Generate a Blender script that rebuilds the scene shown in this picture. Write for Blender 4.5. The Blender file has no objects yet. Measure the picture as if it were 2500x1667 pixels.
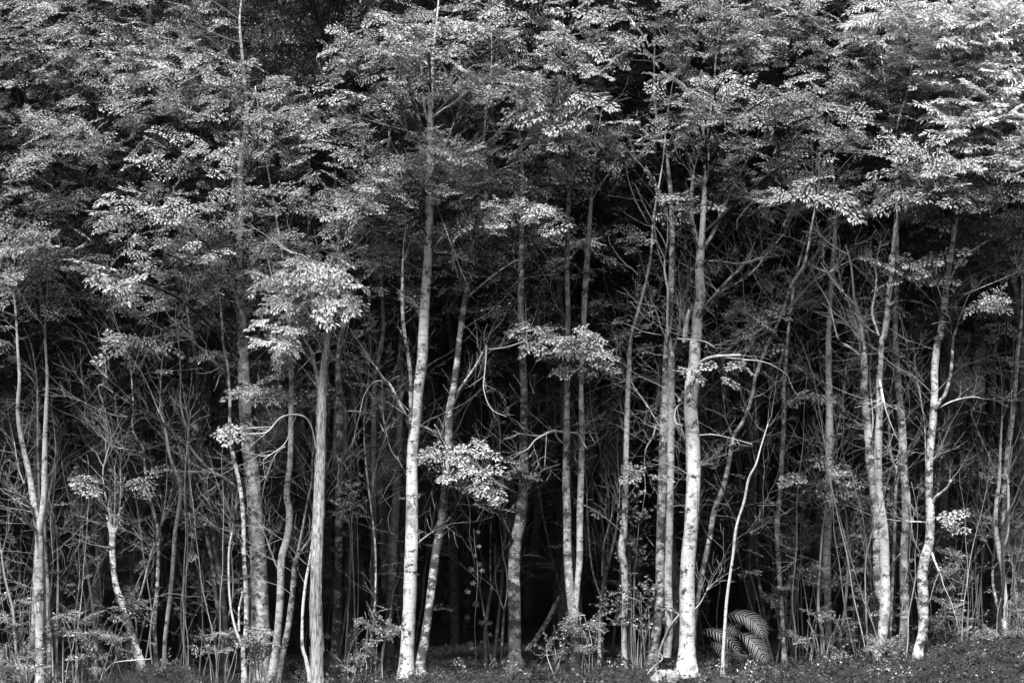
import bpy, math, random
import numpy as np
from mathutils import Vector, Matrix

# ------------------------------------------------------------------ camera, sky, sun, exposure
scene = bpy.context.scene
RES = (2500.0, 1667.0)            # the photograph's own pixels: all traced points use them
LENS, SENSOR, CAMH = 50.0, 36.0, 1.7
F = RES[0] * LENS / SENSOR
CX, HY = 1250.0, 1339.0           # picture centre column, horizon row
cam_d = bpy.data.cameras.new('camera')
cam = bpy.data.objects.new('camera', cam_d)
scene.collection.objects.link(cam)
cam.location = (0, 0, CAMH)
cam.rotation_euler = (math.radians(90), 0, 0)
cam_d.lens = LENS
cam_d.sensor_width = SENSOR
cam_d.shift_y = (HY - RES[1] / 2) / RES[0]
cam_d.clip_end = 1000
scene.camera = cam

SUN_EL, SUN_AZ = math.radians(63), math.radians(-14)      # behind the camera, a little to its left
world = bpy.data.worlds.new('World')
scene.world = world
world.use_nodes = True
wn, wl = world.node_tree.nodes, world.node_tree.links
wn.clear()
w_out = wn.new('ShaderNodeOutputWorld')
w_bg = wn.new('ShaderNodeBackground')
w_sky = wn.new('ShaderNodeTexSky')
w_sky.sky_type = 'NISHITA'
w_sky.sun_disc = False
w_sky.sun_elevation = SUN_EL
w_sky.sun_rotation = math.pi
w_sky.dust_density = 6.0
w_bw = wn.new('ShaderNodeRGBToBW')                        # black and white photograph
wl.new(w_sky.outputs[0], w_bw.inputs[0])
wl.new(w_bw.outputs[0], w_bg.inputs['Color'])
w_bg.inputs['Strength'].default_value = 0.05
wl.new(w_bg.outputs[0], w_out.inputs['Surface'])

sun_d = bpy.data.lights.new('sun', 'SUN')
sun_d.energy = 5.0
sun_d.angle = math.radians(9)
sun_d.color = (1, 1, 1)
sun = bpy.data.objects.new('sun', sun_d)
scene.collection.objects.link(sun)
sdir = Vector((math.cos(SUN_EL) * math.sin(SUN_AZ), -math.cos(SUN_EL) * math.cos(SUN_AZ), math.sin(SUN_EL)))
sun.rotation_euler = sdir.to_track_quat('Z', 'Y').to_euler()
sun.location = (0, -10, 30)

vs = scene.view_settings
vs.view_transform = 'Standard'
vs.look = 'None'
vs.gamma = 1.0
vs.use_curve_mapping = False
vs.exposure = 1.4
scene.cycles.max_bounces = 3
scene.cycles.diffuse_bounces = 1
scene.cycles.glossy_bounces = 1
scene.cycles.transmission_bounces = 2
scene.cycles.adaptive_threshold = 0.03
scene.cycles.caustics_reflective = False
scene.cycles.caustics_refractive = False

random.seed(7)
rng = np.random.default_rng(7)
COL = scene.collection

# ------------------------------------------------------------------ materials (grey: the photograph has no colour)
def nodes_of(name):
    m = bpy.data.materials.new(name)
    m.use_nodes = True
    nt = m.node_tree
    nt.nodes.clear()
    return m, nt, nt.nodes, nt.links

def g4(v):
    return (v, v, v, 1)

def ramp(nd, stops):
    r = nd.new('ShaderNodeValToRGB')
    e = r.color_ramp.elements
    while len(e) < len(stops):
        e.new(0.5)
    for el, (p, v) in zip(e, stops):
        el.position = p
        el.color = g4(v)
    return r

def leaf_material(name, albedo, rough=0.38, trans=0.22, spec=0.5):
    m, nt, nd, ln = nodes_of(name)
    out = nd.new('ShaderNodeOutputMaterial')
    at = nd.new('ShaderNodeAttribute'); at.attribute_name = 'tone'
    mul = nd.new('ShaderNodeMath'); mul.operation = 'MULTIPLY'; mul.inputs[1].default_value = albedo
    ln.new(at.outputs['Fac'], mul.inputs[0])
    p = nd.new('ShaderNodeBsdfPrincipled')
    p.inputs['Roughness'].default_value = rough
    p.inputs['Specular IOR Level'].default_value = spec
    ln.new(mul.outputs[0], p.inputs['Base Color'])
    t = nd.new('ShaderNodeBsdfTranslucent')
    ln.new(mul.outputs[0], t.inputs['Color'])
    mx = nd.new('ShaderNodeMixShader'); mx.inputs[0].default_value = trans
    ln.new(p.outputs[0], mx.inputs[1]); ln.new(t.outputs[0], mx.inputs[2])
    ln.new(mx.outputs[0], out.inputs['Surface'])
    return m

def bark_material(name, pale, mid, dark, patch=0.5, band=1.0, moss=0.0, vertical=False, rough=0.85):
    """pale ground tone with lenticel bands, grey blotches and dark moss/lichen islands"""
    m, nt, nd, ln = nodes_of(name)
    out = nd.new('ShaderNodeOutputMaterial')
    tc = nd.new('ShaderNodeTexCoord')
    geo = nd.new('ShaderNodeNewGeometry')
    mp = nd.new('ShaderNodeMapping')
    mp.inputs['Scale'].default_value = (55, 55, 9.0) if vertical else (9, 9, 70)
    ln.new(geo.outputs['Position'], mp.inputs['Vector'])
    n1 = nd.new('ShaderNodeTexNoise'); n1.inputs['Scale'].default_value = 1.0; n1.inputs['Detail'].default_value = 7
    n1.inputs['Roughness'].default_value = 0.65
    ln.new(mp.outputs[0], n1.inputs['Vector'])
    r1 = ramp(nd, [(0.36, dark), (0.50, mid), (0.62, pale)]) if vertical else ramp(nd, [(0.32, mid), (0.45, mid + (pale - mid) * 0.75), (0.60, pale)])
    ln.new(n1.outputs['Fac'], r1.inputs[0])
    # blotches
    mp2 = nd.new('ShaderNodeMapping'); mp2.inputs['Scale'].default_value = (8.0, 8.0, 9.0)
    ln.new(geo.outputs['Position'], mp2.inputs['Vector'])
    n2 = nd.new('ShaderNodeTexNoise'); n2.inputs['Scale'].default_value = 1.0; n2.inputs['Detail'].default_value = 6
    n2.inputs['Roughness'].default_value = 0.7; n2.inputs['Distortion'].default_value = 0.4
    ln.new(mp2.outputs[0], n2.inputs['Vector'])
    oi = nd.new('ShaderNodeObjectInfo')
    var = nd.new('ShaderNodeMath'); var.operation = 'MULTIPLY_ADD'; var.inputs[1].default_value = 0.12; var.inputs[2].default_value = -0.06
    ln.new(oi.outputs['Random'], var.inputs[0])
    a2 = nd.new('ShaderNodeMath'); a2.operation = 'ADD'
    ln.new(n2.outputs['Fac'], a2.inputs[0]); ln.new(var.outputs[0], a2.inputs[1])
    lo = 0.62 - 0.24 * patch
    r2 = ramp(nd, [(lo, 0.0), (lo + 0.05, 1.0)])
    ln.new(a2.outputs[0], r2.inputs[0])
    mixa = nd.new('ShaderNodeMixRGB'); mixa.inputs[2].default_value = g4(mid)
    ln.new(r2.outputs[0], mixa.inputs[0]); ln.new(r1.outputs[0], mixa.inputs[1])
    # fine dark lichen and moss islands
    mp3 = nd.new('ShaderNodeMapping'); mp3.inputs['Scale'].default_value = (6, 6, 8); mp3.inputs['Location'].default_value = (3, 7, 1)
    ln.new(geo.outputs['Position'], mp3.inputs['Vector'])
    n3 = nd.new('ShaderNodeTexNoise'); n3.inputs['Scale'].default_value = 1.0; n3.inputs['Detail'].default_value = 8
    n3.inputs['Roughness'].default_value = 0.75
    ln.new(mp3.outputs[0], n3.inputs['Vector'])
    a3 = nd.new('ShaderNodeMath'); a3.operation = 'ADD'
    ln.new(n3.outputs['Fac'], a3.inputs[0]); ln.new(var.outputs[0], a3.inputs[1])
    lo3 = 0.66 - 0.22 * moss
    r3 = ramp(nd, [(lo3, 0.0), (lo3 + 0.04, 1.0)])
    ln.new(a3.outputs[0], r3.inputs[0])
    mixb = nd.new('ShaderNodeMixRGB'); mixb.inputs[2].default_value = g4(dark)
    ln.new(r3.outputs[0], mixb.inputs[0]); ln.new(mixa.outputs[0], mixb.inputs[1])
    p = nd.new('ShaderNodeBsdfPrincipled')
    p.inputs['Roughness'].default_value = rough
    p.inputs['Specular IOR Level'].default_value = 0.25
    ln.new(mixb.outputs[0], p.inputs['Base Color'])
    add = nd.new('ShaderNodeMath'); add.operation = 'ADD'
    ln.new(n1.outputs['Fac'], add.inputs[0]); ln.new(r3.outputs[0], add.inputs[1])
    b = nd.new('ShaderNodeBump'); b.inputs['Strength'].default_value = 0.3 if not vertical else 0.9
    b.inputs['Distance'].default_value = 0.01 if not vertical else 0.025
    ln.new(add.outputs[0], b.inputs['Height']); ln.new(b.outputs[0], p.inputs['Normal'])
    ln.new(p.outputs[0], out.inputs['Surface'])
    return m

def plain_material(name, a, b, scale, rough=0.9, bump=0.3, dist=0.02, detail=8):
    m, nt, nd, ln = nodes_of(name)
    out = nd.new('ShaderNodeOutputMaterial')
    geo = nd.new('ShaderNodeNewGeometry')
    n = nd.new('ShaderNodeTexNoise'); n.inputs['Scale'].default_value = scale; n.inputs['Detail'].default_value = detail
    n.inputs['Roughness'].default_value = 0.7
    ln.new(geo.outputs['Position'], n.inputs['Vector'])
    r = ramp(nd, [(0.35, a), (0.65, b)])
    ln.new(n.outputs['Fac'], r.inputs[0])
    p = nd.new('ShaderNodeBsdfPrincipled'); p.inputs['Roughness'].default_value = rough
    p.inputs['Specular IOR Level'].default_value = 0.2
    ln.new(r.outputs[0], p.inputs['Base Color'])
    bp = nd.new('ShaderNodeBump'); bp.inputs['Strength'].default_value = bump; bp.inputs['Distance'].default_value = dist
    ln.new(n.outputs['Fac'], bp.inputs['Height']); ln.new(bp.outputs[0], p.inputs['Normal'])
    ln.new(p.outputs[0], out.inputs['Surface'])
    return m

M = {
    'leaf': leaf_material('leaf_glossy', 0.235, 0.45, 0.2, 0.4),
    'leaf_back': leaf_material('leaf_deep_wood', 0.05, 0.36, 0.1, 0.5),  # leaf colour lowered to imitate the shade of the deep wood
    'leaf_shaded': leaf_material('leaf_shade_darkened', 0.08, 0.42, 0.15, 0.4),  # darkened copy of the leaf colour, imitating shade inside the crowns
    'leaf_big': leaf_material('leaf_broad_drooping', 0.25, 0.42, 0.25),
    'leaf_pale': leaf_material('leaf_narrow_pale', 0.55, 0.45, 0.25),
    'leaf_shrub': leaf_material('leaf_shrub', 0.105, 0.35, 0.15),
    'leaf_ivy': leaf_material('leaf_ivy', 0.035, 0.5, 0.1, 0.25),
    'fern': leaf_material('fern_blade', 0.08, 0.5, 0.2),
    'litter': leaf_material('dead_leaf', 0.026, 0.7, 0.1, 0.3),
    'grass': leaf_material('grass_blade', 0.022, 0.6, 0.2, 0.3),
    'pale': bark_material('bark_pale_smooth', 0.50, 0.20, 0.05, 0.5, 1, 0.62),
    'mottled': bark_material('bark_mottled', 0.38, 0.15, 0.04, 0.62, 1, 0.6),
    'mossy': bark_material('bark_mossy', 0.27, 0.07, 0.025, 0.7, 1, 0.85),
    'dark': bark_material('bark_dark', 0.07, 0.04, 0.015, 0.6, 1, 0.5),  # bark colour lowered to deepen the shade of the inner wood
    'shred': bark_material('bark_shredded', 0.46, 0.30, 0.07, 0.0, 1, 0.15, True),
    'twig': plain_material('twig_bark', 0.16, 0.30, 9, 0.8, 0.1, 0.003, 3),
    'twig_dark': plain_material('twig_bark_dark', 0.02, 0.05, 9, 0.85, 0.1, 0.003, 3),  # twig colour lowered so inner twigs and stems read as shaded
    'bleached': plain_material('bleached_wood', 0.30, 0.5, 14, 0.8, 0.4, 0.006),
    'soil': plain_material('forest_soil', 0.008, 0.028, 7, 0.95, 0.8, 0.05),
    'moss': plain_material('moss_turf', 0.04, 0.11, 16, 0.95, 0.9, 0.04),
    'stone': plain_material('pale_stone', 0.16, 0.40, 14, 0.9, 1.0, 0.05),
}

# ------------------------------------------------------------------ mesh helpers
class MB:
    """collects quads and triangles as numpy blocks and links them as one mesh object"""
    def __init__(self):
        self.v, self.q, self.t, self.tone, self.qm, self.tm, self.n = [], [], [], [], [], [], 0
    def add(self, v, q=None, t=None, tone=1.0, mat=0):
        v = np.asarray(v, dtype=np.float64)
        if q is not None and len(q):
            q = np.asarray(q); self.q.append(q + self.n); self.qm.append(np.full(len(q), mat))
        if t is not None and len(t):
            t = np.asarray(t); self.t.append(t + self.n); self.tm.append(np.full(len(t), mat))
        self.v.append(v)
        self.tone.append(np.broadcast_to(np.asarray(tone, dtype=np.float64), (len(v),)).copy())
        self.n += len(v)
    def mesh(self, name, mats, smooth=True, origin=(0, 0, 0)):
        me = bpy.data.meshes.new(name)
        v = np.concatenate(self.v) - np.asarray(origin)
        q = np.concatenate(self.q) if self.q else np.zeros((0, 4), int)
        t = np.concatenate(self.t) if self.t else np.zeros((0, 3), int)
        me.vertices.add(len(v)); me.vertices.foreach_set('co', v.astype(np.float32).ravel())
        loops = np.concatenate([q.ravel(), t.ravel()]).astype(np.int32)
        me.loops.add(len(loops)); me.loops.foreach_set('vertex_index', loops)
        npol = len(q) + len(t)
        me.polygons.add(npol)
        starts = np.concatenate([np.arange(len(q)) * 4, len(q) * 4 + np.arange(len(t)) * 3]).astype(np.int32)
        me.polygons.foreach_set('loop_start', starts)
        mi = np.concatenate(self.qm + self.tm).astype(np.int32)
        me.polygons.foreach_set('material_index', mi)
        me.polygons.foreach_set('use_smooth', np.full(npol, smooth, dtype=bool))
        a = me.attributes.new('tone', 'FLOAT', 'POINT')
        a.data.foreach_set('value', np.concatenate(self.tone).astype(np.float32))
        for m in mats:
            me.materials.append(m)
        me.update(calc_edges=True)
        return me
    def build(self, name, mats, parent=None, smooth=True, origin=(0, 0, 0)):
        if not self.v:
            return None
        if not isinstance(mats, (list, tuple)):
            mats = [mats]
        o = bpy.data.objects.new(name, self.mesh(name, mats, smooth, origin))
        COL.objects.link(o)
        if parent is not None:
            o.parent = parent
        return o

def tag(o, label=None, cat=None, group=None, kind=None):
    if label: o['label'] = label
    if cat: o['category'] = cat
    if group: o['group'] = group
    if kind: o['kind'] = kind
    return o

def empty(name, loc, label, cat, group=None):
    o = bpy.data.objects.new(name, None)
    o.empty_display_size = 0.2
    o.location = loc
    COL.objects.link(o)
    return tag(o, label, cat, group)

def unit(a):
    a = np.asarray(a, float)
    return a / np.maximum(np.linalg.norm(a, axis=-1, keepdims=True), 1e-9)

def smooth_path(p, step):
    """Catmull-Rom through rows of (x, y, z, r), resampled about every step metres"""
    p = np.asarray(p, float)
    if len(p) == 2:
        n = max(2, int(np.linalg.norm(p[1, :3] - p[0, :3]) / step) + 1)
        t = np.linspace(0, 1, n)[:, None]
        return p[0] * (1 - t) + p[1] * t
    e = np.vstack([2 * p[0] - p[1], p, 2 * p[-1] - p[-2]])
    out = []
    for i in range(1, len(e) - 2):
        n = max(1, int(np.linalg.norm(e[i + 1, :3] - e[i, :3]) / step))
        t = (np.arange(n) / n)[:, None]
        a, b, c, d = e[i - 1], e[i], e[i + 1], e[i + 2]
        out.append(0.5 * (2 * b + (c - a) * t + (2 * a - 5 * b + 4 * c - d) * t ** 2 + (3 * b - a - 3 * c + d) * t ** 3))
    out.append(p[-1:])
    out = np.vstack(out)
    out[:, 3] = np.maximum(out[:, 3], 0.0015)
    return out

_RING = {}
def tube(mb, path, sides=6, rough=0.0, tone=1.0, mat=0, cap=True):
    path = np.asarray(path, float)
    p, r = path[:, :3], path[:, 3]
    n = len(p)
    t = unit(np.gradient(p, axis=0)) if n > 2 else unit(np.repeat(p[1:] - p[:1], 2, axis=0))
    ref = np.array([0.02, 1.0, 0.03]) if abs(t[n // 2, 1]) < 0.8 else np.array([1.0, 0.05, 0.1])
    u = unit(np.cross(ref, t)); w = np.cross(t, u)
    if sides not in _RING:
        a = np.arange(sides) * 2 * math.pi / sides
        _RING[sides] = (np.cos(a), np.sin(a))
    ca, sa = _RING[sides]
    rr = r[:, None] * np.ones((1, sides))
    if rough > 0:
        k = rng.normal(0, rough, (n, sides))
        for _ in range(2):
            k = (k + np.roll(k, 1, 0) + np.roll(k, -1, 0)) / 3 * 1.25
        ph = rng.uniform(0, 6.28); f = rng.uniform(0.05, 0.11)
        lob = rough * 1.2 * np.sin(np.arange(sides)[None] * 2 * 2 * math.pi / sides + ph + np.arange(n)[:, None] * f)
        rr = rr * (1 + k + lob)
    v = p[:, None, :] + rr[..., None] * (ca[None, :, None] * u[:, None, :] + sa[None, :, None] * w[:, None, :])
    v = v.reshape(-1, 3)
    i = np.arange(n - 1)[:, None] * sides; j = np.arange(sides)[None, :]; j2 = (j + 1) % sides
    q = np.stack([i + j, i + j2, i + sides + j2, i + sides + j], -1).reshape(-1, 4)
    tr = None
    if cap:
        c = len(v)
        v = np.vstack([v, p[-1] + t[-1] * r[-1] * 0.3])
        jj = np.arange(sides); b = (n - 1) * sides
        tr = np.stack([b + jj, b + (jj + 1) % sides, np.full(sides, c)], -1)
    mb.add(v, q, tr, tone, mat)

def px(x, y, depth):
    """point of the place seen at photograph pixel (x, y) at a given distance from the camera plane"""
    return np.array([(x - CX) / F * depth, depth, CAMH + (HY - y) / F * depth])

ORG = {1: (0, 0), 2: (830, 0), 3: (1660, 0), 4: (0, 827), 5: (830, 827), 6: (1660, 827)}
KS = 840.0 / 1568.0
def trace(s):
    """'5: 305,1530,60 310,1400,62 | 2: ...' -> rows of photograph x, y, width"""
    rows = []
    for part in s.split('|'):
        c, body = part.split(':')
        ox, oy = ORG[int(c)]
        for tok in body.split():
            x, y, w = map(float, tok.split(','))
            rows.append((ox + x * KS, oy + y * KS, w * KS))
    return rows

def sstep(a, b, x):
    t = np.clip((x - a) / (b - a), 0, 1)
    return t * t * (3 - 2 * t)

MOUND = px(386, 1640, 18.6)[:2]
def ground_z(x, y):
    x = np.asarray(x, float); y = np.asarray(y, float)
    z = 0.52 * sstep(3.4, 7.4, x) * sstep(16.5, 18.6, y) - 0.16 * (1 - sstep(-2.6, -0.8, x)) * sstep(15, 18, y)
    z = z + 0.27 * np.exp(-(((x - MOUND[0]) / 0.55) ** 2 + ((y - MOUND[1]) / 0.5) ** 2) ** 1.2) * (1 + .25 * np.sin(9 * x) * np.sin(8 * y + x * 3))
    z = z + 0.10 * np.maximum(np.minimum(y, 80) - 26, 0) * sstep(26, 34, y) + 0.42 * np.maximum(np.minimum(y, 75) - 38, 0) * sstep(38, 44, y)  # hill rising behind the trees, added to block low sky light
    z = z + 0.03 * np.sin(1.7 * x + 0.6 * y) * np.cos(1.3 * y - 0.4 * x) + 0.012 * np.sin(5.1 * x + 2) * np.sin(4.3 * y)
    return z

# ------------------------------------------------------------------ the ground
gx = np.concatenate([np.linspace(-400, -24, 12), np.linspace(-20, -9.2, 25), np.arange(-9, 9.01, 0.16), np.linspace(9.2, 20, 25), np.linspace(24, 400, 12)])
gy = np.concatenate([np.linspace(-400, -20, 10), np.linspace(-10, 15, 18), np.arange(15.5, 27, 0.16), np.linspace(27.2, 60, 50), np.linspace(65, 500, 16)])
X, Y = np.meshgrid(gx, gy)
mb = MB()
gv = np.stack([X, Y, ground_z(X, Y) + np.where((np.abs(X) < 9.1) & (Y > 15) & (Y < 27.1), rng.normal(0, 0.012, X.shape), 0)], -1).reshape(-1, 3)
nx, ny = len(gx), len(gy)
ii = (np.arange(ny - 1)[:, None] * nx + np.arange(nx - 1)[None]).ravel()
mb.add(gv, np.stack([ii, ii + 1, ii + nx + 1, ii + nx], -1))
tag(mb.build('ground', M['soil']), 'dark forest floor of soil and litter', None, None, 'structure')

# ------------------------------------------------------------------ leaves and sprays
def leaves_into(mb, b, d, n, l, w, tone, mat=0, simple=False):
    """six-sided folded leaves: base, two shoulders each side, tip"""
    d = unit(d); s = unit(np.cross(n, d)); n = np.cross(d, s)
    l = l[:, None]; w = w[:, None]
    k = len(b)
    fold = 0.16 * w
    if simple:                                   # four-sided folded leaf for the shaded inner crown
        pts = np.stack([b, b + d * l * 0.45 + s * w * 0.56 + n * fold, b + d * l, b + d * l * 0.45 - s * w * 0.56 + n * fold], 1).reshape(-1, 3)
        i = np.arange(k)[:, None] * 4
        mb.add(pts, None, np.concatenate([i + np.array([[0, 1, 2]]), i + np.array([[0, 2, 3]])]), np.repeat(tone, 4), mat)
        return
    pts = np.stack([b,
                    b + d * l * 0.30 + s * w * 0.50 + n * fold,
                    b + d * l * 0.68 + s * w * 0.40 + n * fold * 0.6,
                    b + d * l - n * l * 0.10,
                    b + d * l * 0.68 - s * w * 0.40 + n * fold * 0.6,
                    b + d * l * 0.30 - s * w * 0.50 + n * fold], 1).reshape(-1, 3)
    i = np.arange(k)[:, None] * 6
    q = np.concatenate([i + np.array([[0, 1, 2, 3]]), i + np.array([[0, 3, 4, 5]])])
    mb.add(pts, q, None, np.repeat(tone, 6), mat)

def make_spray(L=0.42, leaf=0.046, width=0.34, droop=0.14, hang=0.10, step=0.027, nodes=8, angle=52, fan=0.55, flat=0.48):
    """flat fan of side twigs with leaves in two rows; +X along the twig, +Z the upper face"""
    B, D, N, LL, WW, TW = [], [], [], [], [], []
    def axis(t):
        return np.array([L * t, 0.03 * math.sin(5 * t + ph), -droop * L * t * t])
    ph = random.uniform(0, 6)
    def put(p, dr, sc=1.0):
        B.append(p); D.append(dr + np.array([0, 0, -hang + random.gauss(0, 0.12)]))
        N.append(np.array([random.gauss(0, flat), random.gauss(0, flat), 1.0]))
        l = leaf * sc * random.uniform(0.75, 1.2); LL.append(l); WW.append(l * width * random.uniform(0.85, 1.15))
    TW.append(np.array([[*axis(t), 0.005 * (1 - 0.7 * t)] for t in (0, .35, .7, 1)]))
    for i in range(nodes):
        for s in (-1, 1):
            t = (i + (0.25 if s < 0 else 0.7) + random.uniform(-.2, .2)) / nodes
            p = axis(t)
            a = math.radians(angle + random.uniform(-10, 8) - 14 * t)
            dr = np.array([math.cos(a), s * math.sin(a), random.uniform(-0.2, 0.05) - droop * t * 0.8])
            sl = L * fan * (1 - 0.72 * t) * random.uniform(0.55, 1.1)
            if sl > 0.05:
                TW.append(np.array([[*p, 0.0028], [*(p + dr * sl), 0.0012]]))
                k = max(2, int(sl / step))
                for j in range(k):
                    f = (j + 0.6) / k
                    sd = 1 if j % 2 else -1
                    aa = a * s + sd * math.radians(random.uniform(32, 55))
                    put(p + dr * sl * f + np.array([0, 0, -0.25 * (sl * f) ** 2]), np.array([math.cos(aa), math.sin(aa), dr[2]]))
                put(p + dr * sl, dr)
            else:
                put(p, dr)
    put(axis(1.0), np.array([1, 0, -2 * droop]), 1.1)
    return dict(B=np.array(B), D=np.array(D), N=np.array(N), L=np.array(LL), W=np.array(WW), T=TW)

def make_rosette(L=0.30, leaf=0.05, width=0.34, n=7):
    """upright twig ending in whorls of leaves, for shrubs"""
    B, D, N, LL, WW, TW = [], [], [], [], [], []
    TW.append(np.array([[0, 0, 0, .004], [L * .5, .01, .02, .003], [L, 0, .06, .002]]))
    for i in range(4):
        s = random.choice((-1, 1)); f = random.uniform(.3, .9)
        p = np.array([L * f, 0, .03]); e = p + np.array([random.uniform(.04, .1), s * random.uniform(.05, .13), random.uniform(0, .12)])
        TW.append(np.array([[*p, .0025], [*e, .0015]]))
        for c in (e, (e + p) / 2):
            for j in range(n):
                a = j * 2 * math.pi / n + random.uniform(-.3, .3)
                B.append(c); D.append(np.array([0.55 + .3 * random.random(), math.cos(a), math.sin(a)]))
                N.append(np.array([1.0, -.3 * math.cos(a), -.3 * math.sin(a)]) + np.random.normal(0, .2, 3) * 0)
                l = leaf * random.uniform(.7, 1.2); LL.append(l); WW.append(l * width)
    return dict(B=np.array(B), D=np.array(D), N=np.array(N), L=np.array(LL), W=np.array(WW), T=TW)

SPR = {
    'fan': [make_spray(random.uniform(.28, .44), fan=random.uniform(.45,.7)) for _ in range(10)],
    'long': [make_spray(random.uniform(.5, .68), leaf=.060, width=.36, step=.03, nodes=11, fan=.34, droop=.12) for _ in range(5)],
    'broad': [make_spray(random.uniform(.3, .42), leaf=.058, width=.42, hang=.35, droop=.35, step=.032, nodes=8, flat=.5) for _ in range(6)],
    'fine': [make_spray(random.uniform(.45, .6), leaf=.06, width=.24, nodes=8, droop=.15, flat=.5, angle=35) for _ in range(6)],
    'shrub': [make_rosette(random.uniform(.22, .34)) for _ in range(6)],
    'small': [make_spray(random.uniform(.25, .38), leaf=.048, width=.5, nodes=6, flat=.5) for _ in range(6)],
}

def place_spray(mb, style, p, d, n, scale=1.0, tone=1.0, twigs=True, simple=False):
    s = random.choice(SPR[style])
    d = unit(d); n = np.asarray(n, float); n = unit(n - d * np.dot(n, d)); y = np.cross(n, d)
    R = np.stack([d, y, n])                       # rows: local axes in the world
    k = len(s['B'])
    leaves_into(mb, s['B'] @ R * scale + p, s['D'] @ R, s['N'] @ R, s['L'] * scale, s['W'] * scale,
                tone * rng.uniform(0.5, 1.5, k), 0, simple)
    if twigs:
        for tw in s['T'][:1] + s['T'][1::2]:
            q = np.empty_like(tw); q[:, :3] = tw[:, :3] @ R * scale + p; q[:, 3] = tw[:, 3] * scale
            tube(mb, q, 3, mat=1, cap=False)

UP = np.array([0, 0, 1.0])
TOCAM = np.array([0, -1.0, 0])
def rand_dir(az, pitch):
    return np.array([math.cos(az) * math.cos(pitch), math.sin(az) * math.cos(pitch), math.sin(pitch)])

def bough_into(mb, c, rx, ry, rz, count, style='fan', tone=1.0, face=0.55, scale=1.0, droop=(-34, 14), simple=False, twigs=None):
    """domed, layered bough: sprays point outwards from its centre and droop at the rim"""
    tone = tone * random.uniform(.62, 1.3)
    for _ in range(count):
        a = random.uniform(0, 2 * math.pi); r = math.sqrt(random.random()) * 0.92
        ox, oy = r * math.cos(a), r * math.sin(a)
        lay = random.choice((-0.75, -0.2, 0.15, 0.5, 0.85))
        p = c + np.array([ox * rx, oy * ry, (lay * (1 - 0.5 * r * r) - 0.42 * r * r + 0.12) * rz + random.gauss(0, 0.06)])
        az = math.atan2(oy * ry - 0.35 * ry, ox * rx) + random.gauss(0, 0.85)
        d = rand_dir(az, math.radians(random.uniform(8, 62) if random.random() < .2 and style in ('fan', 'long') else random.uniform(*droop)))
        n = UP + TOCAM * random.uniform(face - .35, face + .35) + np.array([random.gauss(0, .32), 0, 0])
        place_spray(mb, style, p - d * 0.18 * scale, d, n, scale * random.uniform(.8, 1.15), tone, (not simple) if twigs is None else twigs, simple)

def twig(mb, p, d, L, r, level, up=0.05, crook=0.13, mat=0, sides=3):
    """crooked bare twig with side twigs"""
    n = max(4, int(L / 0.14)); st = L / n
    pts = [np.array([*p, r])]; dirs = []
    p = np.array(p, float); d = unit(d)
    for i in range(n):
        d = unit(d + np.array([random.gauss(0, crook), random.gauss(0, crook), random.gauss(0, crook) + up]))
        p = p + d * st; dirs.append(d)
        pts.append(np.array([*p, max(r * (1 - 0.8 * (i + 1) / n), 0.0016)]))
    tube(mb, np.array(pts), sides, mat=mat, cap=False)
    if level > 0:
        for _ in range(random.randint(2, 4) if L > .35 else random.randint(1, 2)):
            i = random.randint(1, n - 1)
            s = unit(np.cross(dirs[i], rand_dir(random.uniform(0, 6.28), random.uniform(-1, 1))))
            twig(mb, pts[i][:3], dirs[i] * 0.75 + s * random.uniform(.5, .9), L * random.uniform(.3, .6), max(pts[i][3] * .6, .0018), level - 1, up, crook * 1.1, mat)

# ------------------------------------------------------------------ traced trees
TREES = {}
def world_stem(rows, depth, d_end=0.0):
    out = []
    n = len(rows)
    for i, (x, y, w) in enumerate(rows):
        dep = depth + d_end * i / max(1, n - 1)
        out.append([*px(x, y, dep), w * 0.5 / F * dep])
    return np.array(out)

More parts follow.
